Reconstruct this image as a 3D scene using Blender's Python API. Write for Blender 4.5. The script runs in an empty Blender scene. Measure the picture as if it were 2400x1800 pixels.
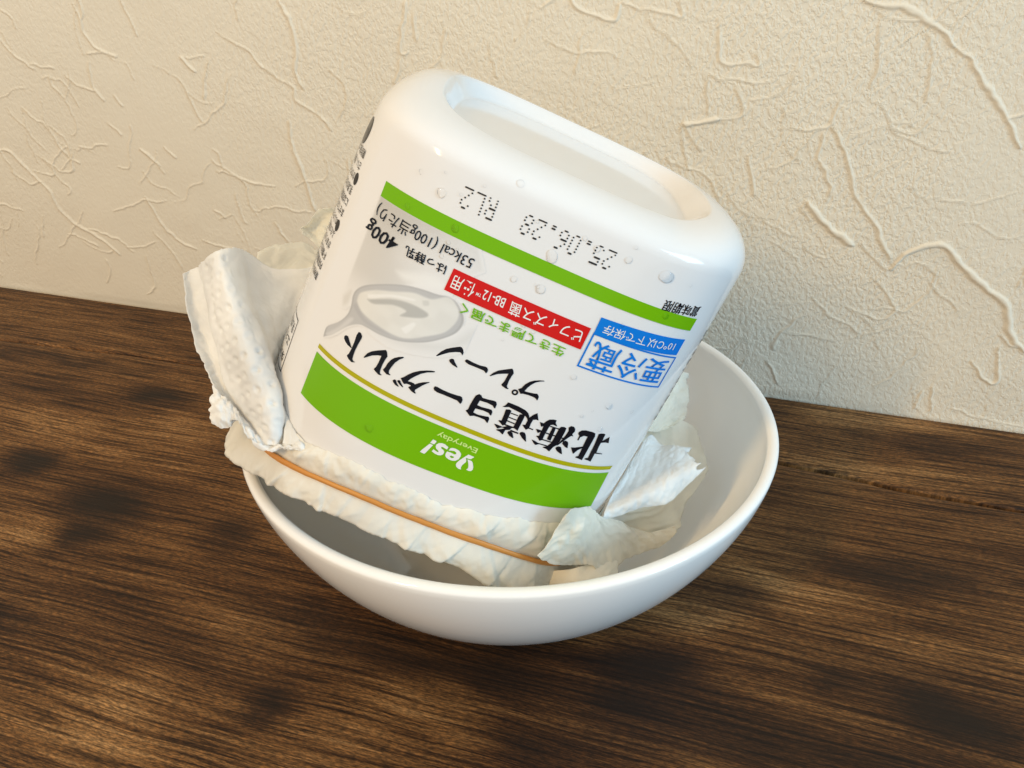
import bpy, bmesh, math, random
import numpy as np
from mathutils import Vector, Matrix

C = bpy.context.scene.collection
scene = bpy.context.scene
rng = np.random.default_rng(7)

# ------------------------------------------------------------------ camera
PITCH, ROLL, FPX = 0.53801, -0.008014, 1901.69
CAM = Vector((0.000836, -0.224495, 0.199643))
fwd = Vector((0, math.cos(PITCH), -math.sin(PITCH)))
right = Vector((1, 0, 0)); up = right.cross(fwd)
r2 = right * math.cos(ROLL) + up * math.sin(ROLL)
u2 = -right * math.sin(ROLL) + up * math.cos(ROLL)
cam_data = bpy.data.cameras.new('camera'); cam = bpy.data.objects.new('camera', cam_data); C.objects.link(cam)
cam.matrix_world = Matrix(((r2.x, u2.x, -fwd.x, CAM.x), (r2.y, u2.y, -fwd.y, CAM.y), (r2.z, u2.z, -fwd.z, CAM.z), (0, 0, 0, 1)))
cam_data.sensor_width = 36; cam_data.lens = FPX / 2400 * 36
cam_data.clip_start = 0.01; cam_data.clip_end = 50
scene.camera = cam

# ------------------------------------------------------------------ world and lamps
w = bpy.data.worlds.new('World'); scene.world = w; w.use_nodes = True
bg = w.node_tree.nodes['Background']; bg.inputs[0].default_value = (0.90, 0.97, 1.0, 1); bg.inputs[1].default_value = 0.72

def area(name, loc, target, sx, sy, color, power):
    l = bpy.data.lights.new(name, 'AREA'); l.shape = 'RECTANGLE'; l.size = sx; l.size_y = sy
    l.color = color; l.energy = power
    o = bpy.data.objects.new(name, l); C.objects.link(o); o.location = loc
    o.rotation_euler = (Vector(target) - Vector(loc)).to_track_quat('-Z', 'Y').to_euler()
    return o
area('window_light', (1.20, -0.78, 0.50), (0, 0, 0.06), 0.40, 0.62, (0.40, 0.72, 1.0), 11)
area('room_lamp', (-0.72, -0.80, 0.92), (0, 0, 0.06), 0.04, 0.50, (1.0, 0.66, 0.29), 8.6)

scene.view_settings.view_transform = 'Standard'; scene.view_settings.look = 'None'
scene.view_settings.gamma = 1; scene.view_settings.exposure = 0.13

# ------------------------------------------------------------------ helpers
def tag(o, label=None, cat=None, group=None, kind=None):
    if label: o['label'] = label
    if cat: o['category'] = cat
    if group: o['group'] = group
    if kind: o['kind'] = kind
    return o

def empty(name, loc=(0, 0, 0), rot=(0, 0, 0)):
    o = bpy.data.objects.new(name, None); C.objects.link(o); o.location = loc; o.rotation_euler = rot
    o.empty_display_size = 0.02
    return o

def mesh_obj(name, verts, faces, mat=None, parent=None, smooth=True):
    verts = np.asarray(verts, dtype=np.float32).reshape(-1, 3)
    me = bpy.data.meshes.new(name)
    if isinstance(faces, np.ndarray):
        k = faces.shape[1]
        me.vertices.add(len(verts)); me.vertices.foreach_set('co', verts.ravel())
        me.loops.add(faces.size); me.loops.foreach_set('vertex_index', faces.astype(np.int32).ravel())
        me.polygons.add(len(faces)); me.polygons.foreach_set('loop_start', np.arange(0, faces.size, k, dtype=np.int32))
        me.update(calc_edges=True)
    else:
        me.from_pydata(verts.tolist(), [], faces)
    me.validate()
    if smooth: me.polygons.foreach_set('use_smooth', np.ones(len(me.polygons), dtype=bool))
    if mat: me.materials.append(mat)
    o = bpy.data.objects.new(name, me); C.objects.link(o)
    if parent: o.parent = parent
    return o

def grid_faces(m, n, wrap=False, flip=False):
    i = np.arange(m - 1)[:, None]; jn = n if wrap else n - 1; j = np.arange(jn)[None, :]
    a = i * n + j; b = i * n + (j + 1) % n; c = (i + 1) * n + (j + 1) % n; d_ = (i + 1) * n + j
    f = np.stack([a, b, c, d_], -1).reshape(-1, 4)
    return f[:, ::-1].copy() if flip else f

def vnoise(x, y, seed=0):
    x = np.asarray(x, float); y = np.asarray(y, float)
    r = np.random.default_rng(seed).random((256, 256))
    xi = np.floor(x).astype(int); yi = np.floor(y).astype(int); fx = x - xi; fy = y - yi
    fx = fx * fx * fx * (fx * (fx * 6 - 15) + 10); fy = fy * fy * fy * (fy * (fy * 6 - 15) + 10)
    g = lambda a, b: r[a % 256, b % 256]
    return ((g(xi, yi) * (1 - fx) + g(xi + 1, yi) * fx) * (1 - fy) + (g(xi, yi + 1) * (1 - fx) + g(xi + 1, yi + 1) * fx) * fy) * 2 - 1

def fbm(x, y, seed=0, octs=4):
    return sum(vnoise(x * 2 ** o, y * 2 ** o, seed + o) * 0.5 ** o for o in range(octs))

def folds(u, v, seed, period, n=6):
    """creased paper: a few folded (triangle-wave) sheets in random directions give flat facets and sharp creases"""
    r = np.random.default_rng(seed); h = 0
    for k in range(n):
        a = r.uniform(0, math.pi); P = period * r.uniform(0.6, 1.9); ph = r.random()
        t = (u * math.cos(a) + v * math.sin(a)) / P + ph + 0.45 * vnoise(u / period / 1.6 + k * 7, v / period / 1.6, seed + 50) ; f = t - np.floor(t)
        m = smoothstep(-0.25, 0.25, vnoise(u / period / 2.2 + 3 * k, v / period / 2.2 + 11, seed + 60 + k))
        h = h + (np.abs(f - 0.5) - 0.25) * P / period * m
    return h

def catmull(P, m, axis=0):
    P = np.moveaxis(np.asarray(P, float), axis, 0); n = len(P)
    t = np.linspace(0, n - 1, m); i = np.minimum(t.astype(int), n - 2); f = (t - i).reshape((-1,) + (1,) * (P.ndim - 1))
    p0 = P[np.maximum(i - 1, 0)]; p1 = P[i]; p2 = P[i + 1]; p3 = P[np.minimum(i + 2, n - 1)]
    q = 0.5 * (2 * p1 + (p2 - p0) * f + (2 * p0 - 5 * p1 + 4 * p2 - p3) * f ** 2 + (3 * p1 - p0 - 3 * p2 + p3) * f ** 3)
    return np.moveaxis(q, 0, axis)

def smoothstep(a, b, x):
    t = np.clip((x - a) / (b - a), 0, 1); return t * t * (3 - 2 * t)

# ------------------------------------------------------------------ materials
def new_mat(name):
    m = bpy.data.materials.new(name); m.use_nodes = True
    nt = m.node_tree; return m, nt, nt.nodes['Principled BSDF']
def L(nt, a, b): nt.links.new(a, b)
def node(nt, kind, **kw):
    n = nt.nodes.new(kind)
    for k, v in kw.items():
        if k in n.inputs.keys(): n.inputs[k].default_value = v
        else: setattr(n, k, v)
    return n
def plain(name, col, rough=0.4, spec=0.5, **kw):
    m, nt, b = new_mat(name); b.inputs['Base Color'].default_value = (*col, 1); b.inputs['Roughness'].default_value = rough
    b.inputs['Specular IOR Level'].default_value = spec
    for k, v in kw.items(): b.inputs[k].default_value = v
    return m
def ramp(nt, stops):
    r = nt.nodes.new('ShaderNodeValToRGB'); e = r.color_ramp.elements
    while len(e) < len(stops): e.new(0.5)
    for el, (p, c) in zip(e, stops): el.position = p; el.color = (*c, 1) if len(c) == 3 else c
    return r
def mixcol(nt, mode, fac, a, b):
    n = nt.nodes.new('ShaderNodeMix'); n.data_type = 'RGBA'; n.blend_type = mode
    for idx, v in ((0, fac), (6, a), (7, b)):
        if hasattr(v, 'links'): nt.links.new(v, n.inputs[idx])
        else: n.inputs[idx].default_value = v if idx == 0 else (*v, 1)
    return n.outputs[2]
def math_(nt, op, a, b=None, c=None):
    n = nt.nodes.new('ShaderNodeMath'); n.operation = op
    for i, v in enumerate((a, b, c)):
        if v is None: continue
        if hasattr(v, 'links'): nt.links.new(v, n.inputs[i])
        else: n.inputs[i].default_value = v
    return n.outputs[0]

# wallpaper: white vinyl with a stucco grain; the attribute 'ridge' keeps the trowel ridges smooth
def wallpaper():
    m, nt, b = new_mat('wallpaper'); tc = node(nt, 'ShaderNodeTexCoord')
    b.inputs['Base Color'].default_value = (0.765, 0.695, 0.56, 1); b.inputs['Roughness'].default_value = 0.6; b.inputs['Specular IOR Level'].default_value = 0.35
    at = node(nt, 'ShaderNodeAttribute', attribute_name='ridge')
    big = node(nt, 'ShaderNodeTexNoise', Scale=9.0, Detail=2.0); L(nt, tc.outputs['Object'], big.inputs['Vector'])
    mp = node(nt, 'ShaderNodeMapping'); mp.inputs['Rotation'].default_value = (0, math.radians(35), 0); mp.inputs['Scale'].default_value = (1.15, 1.0, 0.85); L(nt, tc.outputs['Object'], mp.inputs['Vector'])
    g1 = node(nt, 'ShaderNodeTexNoise', Scale=560.0, Detail=2.0, Roughness=0.5, Distortion=0.25); L(nt, mp.outputs[0], g1.inputs['Vector'])
    g2 = node(nt, 'ShaderNodeTexNoise', Scale=1100.0, Detail=1.0); L(nt, mp.outputs[0], g2.inputs['Vector'])
    r1 = node(nt, 'ShaderNodeMapRange', interpolation_type='SMOOTHSTEP'); r1.inputs[1].default_value = 0.36; r1.inputs[2].default_value = 0.64; L(nt, g1.outputs['Fac'], r1.inputs[0])
    h = math_(nt, 'MULTIPLY_ADD', g2.outputs['Fac'], 0.35, r1.outputs[0])
    patch = node(nt, 'ShaderNodeMapRange'); patch.inputs[1].default_value = 0.36; patch.inputs[2].default_value = 0.62; patch.inputs[3].default_value = 0.45; patch.inputs[4].default_value = 1.0
    L(nt, big.outputs['Fac'], patch.inputs[0])
    keep = math_(nt, 'MULTIPLY_ADD', at.outputs['Fac'], -0.85, 1.0)
    st = math_(nt, 'MULTIPLY', patch.outputs[0], keep)
    hh = math_(nt, 'MULTIPLY', h, st)
    bump = node(nt, 'ShaderNodeBump', Strength=0.44, Distance=0.0006); L(nt, hh, bump.inputs['Height']); L(nt, bump.outputs[0], b.inputs['Normal'])
    return m

def walnut():
    m, nt, b = new_mat('rustic_wood'); tc = node(nt, 'ShaderNodeTexCoord'); at = node(nt, 'ShaderNodeAttribute', attribute_name='dark_mark'); ti = node(nt, 'ShaderNodeAttribute', attribute_name='pale')
    wn = node(nt, 'ShaderNodeTexNoise', Scale=7.0, Detail=2.0); L(nt, tc.outputs['Object'], wn.inputs['Vector'])
    wv = node(nt, 'ShaderNodeVectorMath', operation='MULTIPLY_ADD'); L(nt, wn.outputs['Color'], wv.inputs[0]); wv.inputs[1].default_value = (0.0, 0.013, 0.0); L(nt, tc.outputs['Object'], wv.inputs[2])
    def streak(sx, sy, detail, rough=0.6, dist=0.0):
        mp = node(nt, 'ShaderNodeMapping'); mp.inputs['Scale'].default_value = (sx, sy, 1); L(nt, wv.outputs[0], mp.inputs['Vector'])
        n = node(nt, 'ShaderNodeTexNoise', Scale=1.0, Detail=detail, Roughness=rough, Distortion=dist); L(nt, mp.outputs[0], n.inputs['Vector']); return n.outputs['Fac']
    broad = streak(5, 34, 4); mid = streak(9, 300, 4, 0.65, 0.25); fine = streak(30, 1000, 3, 0.65, 0.35); speck = streak(420, 2300, 2, 0.75)
    base = ramp(nt, [(0.33, (0.015, 0.0055, 0.0016)), (0.45, (0.060, 0.0245, 0.0072)), (0.55, (0.145, 0.068, 0.0220)), (0.67, (0.30, 0.163, 0.064))])
    v = math_(nt, 'MULTIPLY', broad, 0.36); v = math_(nt, 'MULTIPLY_ADD', mid, 0.29, v); v = math_(nt, 'MULTIPLY_ADD', fine, 0.35, v)
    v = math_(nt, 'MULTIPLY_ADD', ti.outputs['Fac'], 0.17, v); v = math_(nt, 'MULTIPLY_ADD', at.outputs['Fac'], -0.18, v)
    L(nt, v, base.inputs[0])
    pores = ramp(nt, [(0.38, (0, 0, 0)), (0.50, (1, 1, 1))]); L(nt, fine, pores.inputs[0])
    pf = math_(nt, 'MULTIPLY_ADD', pores.outputs[0], 0.58, 0.42)
    sp = ramp(nt, [(0.38, (0.50, 0.50, 0.50)), (0.50, (0.95, 0.95, 0.95)), (0.64, (1.75, 1.62, 1.42))]); L(nt, speck, sp.inputs[0])
    col = mixcol(nt, 'MULTIPLY', 1.0, base.outputs[0], pf); col = mixcol(nt, 'MULTIPLY', 1.0, col, sp.outputs[0])
    darkened = mixcol(nt, 'MIX', math_(nt, 'MULTIPLY', at.outputs['Fac'], 0.80), col, (0.013, 0.008, 0.005))
    L(nt, darkened, b.inputs['Base Color'])
    rr = math_(nt, 'MULTIPLY_ADD', fine, -0.2, 0.62); L(nt, rr, b.inputs['Roughness']); b.inputs['Specular IOR Level'].default_value = 0.2
    hh = math_(nt, 'MULTIPLY_ADD', speck, 0.35, math_(nt, 'ADD', fine, math_(nt, 'MULTIPLY', mid, 0.6)))
    bump = node(nt, 'ShaderNodeBump', Strength=0.4, Distance=0.0004); L(nt, hh, bump.inputs['Height']); L(nt, bump.outputs[0], b.inputs['Normal'])
    return m

def tissue(name, col, trans, clear, rough, spec, scale=900.0, strength=0.35, crease=160.0, fold=1.0):
    m, nt, b = new_mat(name); out = nt.nodes['Material Output']; tc = node(nt, 'ShaderNodeTexCoord')
    b.inputs['Roughness'].default_value = rough; b.inputs['Specular IOR Level'].default_value = spec
    n1 = node(nt, 'ShaderNodeTexNoise', Scale=scale, Detail=3.0); L(nt, tc.outputs['Object'], n1.inputs['Vector'])
    n2 = node(nt, 'ShaderNodeTexNoise', Scale=75.0, Detail=2.0); L(nt, tc.outputs['Object'], n2.inputs['Vector'])
    rp = ramp(nt, [(0.35, tuple(c * 0.93 for c in col)), (0.65, tuple(min(1, c * 1.05) for c in col))]); L(nt, n2.outputs['Fac'], rp.inputs[0]); L(nt, rp.outputs[0], b.inputs['Base Color'])
    wq = node(nt, 'ShaderNodeTexNoise', Scale=140.0, Detail=2.0); L(nt, tc.outputs['Object'], wq.inputs['Vector'])
    wz = node(nt, 'ShaderNodeVectorMath', operation='MULTIPLY_ADD'); L(nt, wq.outputs['Color'], wz.inputs[0]); wz.inputs[1].default_value = (0.005, 0.005, 0.005); L(nt, tc.outputs['Object'], wz.inputs[2])
    c1 = node(nt, 'ShaderNodeTexVoronoi', Scale=crease); L(nt, wz.outputs[0], c1.inputs['Vector']); c2 = node(nt, 'ShaderNodeTexVoronoi', Scale=crease * 2.7); L(nt, wz.outputs[0], c2.inputs['Vector'])
    hh = math_(nt, 'MULTIPLY_ADD', c2.outputs['Distance'], 0.45, c1.outputs['Distance']); hh = math_(nt, 'MULTIPLY', hh, fold); hh = math_(nt, 'MULTIPLY_ADD', n1.outputs['Fac'], 0.22, hh)
    bump = node(nt, 'ShaderNodeBump', Strength=strength, Distance=0.0009); L(nt, hh, bump.inputs['Height']); L(nt, bump.outputs[0], b.inputs['Normal'])
    tr = node(nt, 'ShaderNodeBsdfTranslucent'); L(nt, rp.outputs[0], tr.inputs['Color']); mx = node(nt, 'ShaderNodeMixShader'); mx.inputs[0].default_value = trans
    L(nt, b.outputs[0], mx.inputs[1]); L(nt, tr.outputs[0], mx.inputs[2])
    last = mx
    if clear > 0:
        tp = node(nt, 'ShaderNodeBsdfTransparent'); m2 = node(nt, 'ShaderNodeMixShader'); m2.inputs[0].default_value = clear
        L(nt, mx.outputs[0], m2.inputs[1]); L(nt, tp.outputs[0], m2.inputs[2]); last = m2
    L(nt, last.outputs[0], out.inputs['Surface'])
    return m

M_WALL = wallpaper(); M_WOOD = walnut()
M_BOWL = plain('white_glaze', (0.88, 0.87, 0.84), 0.06, 0.5)
M_TUB = plain('white_plastic', (0.78, 0.775, 0.765), 0.09, 0.45, **{'Subsurface Weight': 0.12, 'Subsurface Radius': (0.002, 0.002, 0.002)})
M_GREEN = plain('green_ink', (0.17, 0.44, 0.004), 0.2, 0.14); M_RED = plain('red_ink', (0.60, 0.012, 0.010), 0.2, 0.14)
M_BLUE = plain('blue_ink', (0.006, 0.19, 0.66), 0.2, 0.14); M_OLIVE = plain('yellow_ink', (0.42, 0.39, 0.005), 0.2, 0.14)
M_BLACK = plain('black_ink', (0.008, 0.008, 0.012), 0.2, 0.14); M_WHITE = plain('white_ink', (0.80, 0.80, 0.77), 0.35)
M_PALE = plain('pale_green_ink', (0.60, 0.80, 0.25), 0.35)
M_STAMP = plain('stamp_ink', (0.012, 0.012, 0.012), 0.45)
M_DRY = tissue('dry_tissue', (0.94, 0.94, 0.92), 0.36, 0.0, 0.9, 0.1, 900.0, 0.4, 110.0, 0.35)
M_WET = tissue('damp_tissue', (0.92, 0.885, 0.79), 0.32, 0.0, 0.5, 0.3, 900.0, 0.30, 200.0, 0.35)
M_SHEER = tissue('soaked_tissue', (0.94, 0.93, 0.86), 0.5, 0.0, 0.45, 0.35, 600.0, 0.3, 90.0, 0.5)
M_RUBBER = plain('amber_rubber', (0.56, 0.235, 0.045), 0.42, 0.4)
def water():
    m, nt, b = new_mat('water'); out = nt.nodes['Material Output']; b.inputs['Transmission Weight'].default_value = 1.0; b.inputs['IOR'].default_value = 1.33; b.inputs['Roughness'].default_value = 0.0
    tp = node(nt, 'ShaderNodeBsdfTransparent'); gl = node(nt, 'ShaderNodeBsdfGlossy'); gl.inputs['Roughness'].default_value = 0.03; fr = node(nt, 'ShaderNodeFresnel', IOR=1.14)
    m1 = node(nt, 'ShaderNodeMixShader'); L(nt, fr.outputs[0], m1.inputs[0]); L(nt, tp.outputs[0], m1.inputs[1]); L(nt, gl.outputs[0], m1.inputs[2])
    m2 = node(nt, 'ShaderNodeMixShader'); m2.inputs[0].default_value = 0.02; L(nt, m1.outputs[0], m2.inputs[1]); L(nt, b.outputs[0], m2.inputs[2]); L(nt, m2.outputs[0], out.inputs['Surface'])
    return m
M_WATER = water()

def picture_mat():
    m, nt, b = new_mat('picture_ink'); at = node(nt, 'ShaderNodeAttribute', attribute_name='print'); L(nt, at.outputs['Color'], b.inputs['Base Color'])
    b.inputs['Roughness'].default_value = 0.15; b.inputs['Subsurface Weight'].default_value = 0.12; b.inputs['Subsurface Radius'].default_value = (0.002, 0.002, 0.002); b.inputs['Specular IOR Level'].default_value = 0.45; return m
M_PIC = picture_mat()

# ------------------------------------------------------------------ measured data: wall ridges (mm), tissue control points (mm), printed outlines (mm)
RIDGES = [(3.2,[(94.4,167.9),(102.5,165.8),(107.7,165.7),(114.4,162.8),(122.0,158.5),(127.6,154.1)]),(2.6,[(127.6,154.1),(135.8,147.7),(140.4,141.6),(147.4,134.4),(151.1,130.3),(153.9,125.5),(157.6,119.5)]),(1.6,[(151.1,130.3),(155.8,131.6)]),(2.2,[(91.3,125.0),(93.9,119.9),(97.9,114.2),(101.9,105.3),(104.4,98.1),(110.5,91.0),(115.8,85.0),(118.7,79.4),(122.4,73.2),(123.7,72.4)]),(1.7,[(89.1,121.3),(88.5,115.3),(88.2,110.4),(91.7,107.0),(93.9,101.6),(95.6,98.6),(94.9,92.8)]),(1.8,[(43.7,160.4),(45.1,153.4),(45.8,147.9),(48.0,144.6),(58.4,144.7),(61.3,144.6),(59.4,149.5)]),(3.6,[(34.3,120.9),(40.5,121.3),(48.2,123.3)]),(1.6,[(48.2,123.3),(55.9,124.6),(57.9,127.1)]),(4.2,[(87.7,92.8),(92.8,87.4),(98.5,82.6),(105.4,78.0),(108.1,76.3)]),(1.4,[(87.1,92.7),(86.6,88.7),(90.2,85.1)]),(1.8,[(62.1,109.8),(64.5,101.1),(66.7,94.2)]),(1.4,[(42.1,139.2),(44.0,125.1)]),(1.6,[(53.7,136.3),(58.1,126.0)]),(3.4,[(125.5,67.2),(128.6,74.3),(134.0,78.6),(141.1,80.0),(144.9,78.1),(151.8,70.9),(160.9,64.0),(169.0,58.9),(172.1,53.8),(174.7,46.4),(178.5,41.2),(182.3,38.2)]),(1.5,[(117.7,64.2),(123.0,59.3),(127.8,53.5),(130.1,48.8),(126.7,44.7),(119.0,45.9),(111.1,48.4)]),(1.6,[(95.5,43.4),(89.0,35.7),(85.0,27.3),(84.9,23.4)]),(1.8,[(82.3,18.2),(86.5,13.1),(88.8,6.9)]),(2.0,[(164.3,31.0),(169.4,25.0),(174.6,21.3),(177.0,23.3),(174.5,30.4),(173.1,39.7)]),(1.5,[(149.8,13.2),(148.3,3.3)]),(1.5,[(152.5,17.6),(155.2,3.7)]),(1.6,[(171.4,43.8),(177.0,40.3),(182.3,38.2)]),(1.2,[(69.4,84.3),(76.8,81.0),(83.5,77.6)]),(1.2,[(76.4,74.8),(82.0,71.3),(88.2,67.8)]),(1.8,[(-256.4,159.0),(-254.4,151.6),(-254.2,146.8),(-250.8,140.7),(-246.3,138.1),(-238.9,135.6)]),(2.4,[(-145.3,162.7),(-141.1,156.0),(-139.1,149.1),(-139.7,140.8),(-140.8,134.2),(-140.1,128.2),(-138.2,125.6)]),(1.5,[(-179.6,149.2),(-172.4,144.8),(-164.9,141.8),(-159.7,135.4),(-152.5,131.0),(-143.7,126.0),(-143.0,120.5),(-134.8,116.2),(-129.0,112.3),(-126.4,107.6)]),(2.2,[(-147.7,111.2),(-148.5,101.8),(-145.8,92.4),(-143.2,82.1),(-142.0,73.7),(-140.3,67.6)]),(2.4,[(-330.9,83.7),(-325.3,84.6),(-317.0,76.4),(-304.8,64.5),(-301.9,55.2),(-294.3,47.0),(-279.0,39.5),(-268.3,30.7)]),(1.8,[(-241.6,66.6),(-238.1,58.5),(-232.9,48.7),(-224.7,42.5),(-216.7,39.9)]),(1.4,[(-290.1,90.7),(-285.3,84.5),(-278.5,80.9)]),(2.4,[(-201.7,137.0),(-198.3,133.8),(-194.8,130.5)]),(1.3,[(-199.2,136.8),(-188.8,138.2)]),(1.5,[(-255.9,136.3),(-247.5,137.0),(-238.7,136.3)]),(1.4,[(-293.0,130.2),(-278.3,128.6)]),(1.5,[(-255.3,132.8),(-257.0,121.9),(-252.1,114.0)]),(1.5,[(-245.5,117.3),(-241.5,112.3)]),(2.0,[(-238.2,91.9),(-233.6,88.3),(-227.4,83.6)]),(1.6,[(-222.8,93.7),(-216.8,88.7)]),(1.2,[(-175.9,64.3),(-163.7,67.8),(-153.3,67.2),(-142.2,66.6)]),(1.6,[(-199.9,62.8),(-194.3,59.2)]),(1.3,[(-185.5,74.7),(-183.8,61.1),(-181.9,57.1)]),(1.4,[(-272.7,125.5),(-266.6,121.4),(-256.1,119.0)]),(1.4,[(-211.5,45.2),(-198.8,42.7),(-192.2,42.5)]),(2.0,[(-84.4,164.0),(-85.8,157.3),(-88.5,144.2),(-84.8,143.6)]),(1.6,[(-81.2,160.1),(-81.3,153.4),(-80.5,148.0)]),(1.8,[(-88.3,140.7),(-92.5,130.5)]),(2.4,[(-14.2,165.5),(-9.8,161.9),(-1.3,159.3),(4.2,159.1),(5.6,164.7)]),(1.6,[(5.9,165.4),(10.8,163.6),(24.4,161.5),(30.4,160.8),(28.5,166.5)]),(1.4,[(33.8,119.6),(36.4,107.7),(39.2,101.9)]),(1.5,[(-282.4,125.1),(-281.7,119.2),(-276.8,114.2)]),(1.3,[(-301.2,155.2),(-296.6,152.5),(-294.4,146.3)]),(1.4,[(-253.6,103.3),(-246.9,97.5)]),(1.5,[(-228.5,160.9),(-226.2,154.4),(-222.8,145.1)])]
PA = [[(-88.6, -7.6, 110.3), (-81.3, -13.4, 116.3), (-78.1, -12.0, 116.6), (-74.8, -6.6, 113.9), (-68.4, -4.5, 107.7), (-56.3, -0.4, 106.9)], [(-85.7, -14.5, 104.6), (-77.6, -21.3, 110.8), (-74.1, -19.9, 109.3), (-71.2, -14.6, 104.5), (-65.6, -7.3, 101.1), (-57.3, -0.9, 98.1)], [(-82.6, -22.2, 97.7), (-73.8, -28.8, 104.1), (-70.2, -26.8, 103.5), (-67.7, -21.1, 99.4), (-64.5, -13.5, 96.6), (-59.8, -5.7, 94.1)], [(-79.8, -28.8, 90.5), (-70.0, -36.1, 97.7), (-65.3, -34.0, 97.4), (-64.7, -27.4, 94.7), (-64.2, -19.6, 92.2), (-62.3, -12.8, 89.9)], [(-75.7, -35.6, 82.9), (-66.1, -42.5, 91.0), (-61.9, -39.5, 92.1), (-64.5, -31.3, 90.1), (-65.3, -25.4, 88.4), (-64.3, -19.2, 87.1)], [(-71.0, -41.2, 77.5), (-62.9, -47.7, 85.1), (-59.1, -45.1, 86.6), (-62.2, -37.1, 84.4), (-63.4, -33.6, 86.3), (-63.6, -30.9, 88.8)], [(-67.6, -45.9, 76.5), (-62.8, -50.3, 77.9), (-60.0, -49.8, 77.7), (-61.2, -42.1, 78.0), (-62.6, -38.0, 80.8), (-63.4, -35.4, 83.3)]]
PB = [[(-94.5, -5.1, 106.8), (-93.0, -2.5, 107.1), (-87.0, -4.0, 108.6)], [(-92.1, -13.6, 100.3), (-90.0, -11.1, 99.7), (-82.8, -14.3, 101.1)], [(-88.4, -21.6, 92.7), (-86.1, -19.1, 92.1), (-79.0, -23.1, 94.1)], [(-84.1, -28.2, 87.5), (-82.0, -26.0, 86.4), (-75.1, -30.0, 88.4)], [(-81.6, -32.3, 84.6), (-79.0, -31.5, 81.1), (-71.6, -36.0, 82.4)], [(-78.9, -35.7, 80.9), (-75.0, -36.8, 78.1), (-68.7, -41.2, 77.5)]]
PC = [[(-81.4, -32.5, 85.2), (-77.8, -35.8, 83.7), (-74.4, -38.5, 82.0), (-70.9, -42.0, 80.1), (-67.1, -46.3, 78.8), (-63.1, -49.1, 78.0), (-59.3, -50.6, 78.3), (-54.1, -52.9, 80.4), (-51.9, -54.4, 79.8)], [(-81.6, -36.6, 82.2), (-77.7, -40.5, 82.6), (-74.1, -41.5, 81.8), (-70.5, -45.1, 80.7), (-66.5, -49.2, 78.7), (-62.7, -50.9, 77.9), (-59.3, -51.8, 78.3), (-54.4, -54.1, 80.3), (-51.7, -55.5, 79.8)], [(-81.9, -38.7, 78.7), (-78.1, -42.8, 78.6), (-75.1, -43.0, 78.4), (-72.7, -42.9, 81.4), (-68.3, -48.7, 79.5), (-64.1, -52.1, 77.8), (-59.3, -52.9, 78.4), (-54.9, -54.5, 79.6), (-51.7, -56.4, 79.4)]]
PD2 = [[(-59.7, -42.9, 85.3), (-58.8, -46.2, 82.7), (-58.6, -51.4, 78.9)], [(-59.2, -43.8, 83.8), (-56.9, -48.3, 82.1), (-56.4, -52.8, 79.5)], [(-58.8, -44.7, 82.4), (-55.5, -49.7, 81.7), (-53.4, -53.5, 80.3)]]
PD = [[(25.2, -53.4, 54.2), (30.6, -50.7, 53.8), (36.5, -47.8, 53.7), (44.1, -44.5, 52.4), (49.8, -39.3, 53.3), (55.7, -33.7, 55.0)], [(25.5, -53.4, 56.1), (29.8, -50.8, 56.5), (36.1, -47.5, 57.2), (42.7, -43.2, 57.5), (48.3, -38.5, 57.6), (54.5, -33.7, 57.0)], [(27.1, -49.1, 56.4), (31.9, -43.4, 56.2), (37.9, -38.8, 57.1), (44.1, -34.4, 57.6), (49.6, -31.3, 57.9), (54.0, -29.6, 56.9)], [(29.4, -44.2, 56.9), (35.2, -35.5, 57.8), (40.4, -29.6, 58.0), (45.4, -26.5, 57.3), (50.0, -25.6, 57.8), (53.0, -25.7, 56.6)], [(34.1, -34.7, 57.2), (38.9, -26.6, 59.0), (42.8, -21.4, 60.0), (46.3, -21.3, 56.2), (49.4, -22.2, 56.7), (52.0, -22.4, 56.3)]]
PE = [[(42.0, -8.9, 49.7), (43.4, -9.6, 48.5), (44.1, -14.2, 48.5), (44.7, -18.9, 48.5), (45.3, -24.1, 47.5), (44.1, -28.5, 46.0), (41.5, -33.0, 46.3), (39.7, -36.7, 46.0), (36.7, -39.6, 46.9), (33.8, -42.3, 48.3), (29.7, -45.2, 49.3), (26.9, -48.2, 50.2), (23.5, -51.8, 51.0), (21.7, -54.6, 47.3), (19.2, -57.7, 44.0), (16.8, -60.2, 40.8), (14.4, -62.3, 38.2)], [(45.5, -1.6, 47.5), (50.0, 0.0, 47.0), (54.2, -1.8, 45.2), (55.6, -6.9, 43.5), (56.0, -12.5, 41.9), (54.9, -17.9, 39.7), (50.2, -24.4, 37.7), (47.9, -28.8, 36.3), (46.0, -31.7, 36.1), (42.6, -34.5, 36.2), (37.6, -38.0, 36.3), (33.9, -40.5, 36.7), (28.6, -44.6, 38.4), (26.6, -48.5, 36.5), (24.4, -53.0, 35.3), (22.6, -56.3, 33.9), (20.7, -59.0, 32.0)], [(47.6, -0.1, 48.8), (54.6, 3.5, 48.9), (61.9, 4.0, 45.9), (63.9, -1.4, 42.6), (64.1, -7.3, 40.7), (63.1, -13.6, 37.9), (56.6, -21.7, 34.0), (53.9, -26.6, 31.7), (53.0, -29.5, 30.7), (49.4, -32.5, 29.7), (43.6, -36.3, 29.0), (39.3, -38.6, 29.1), (32.4, -43.0, 31.6), (30.2, -47.8, 31.3), (28.3, -53.2, 32.1), (26.9, -57.2, 32.1), (25.5, -60.2, 31.0)]]
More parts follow.
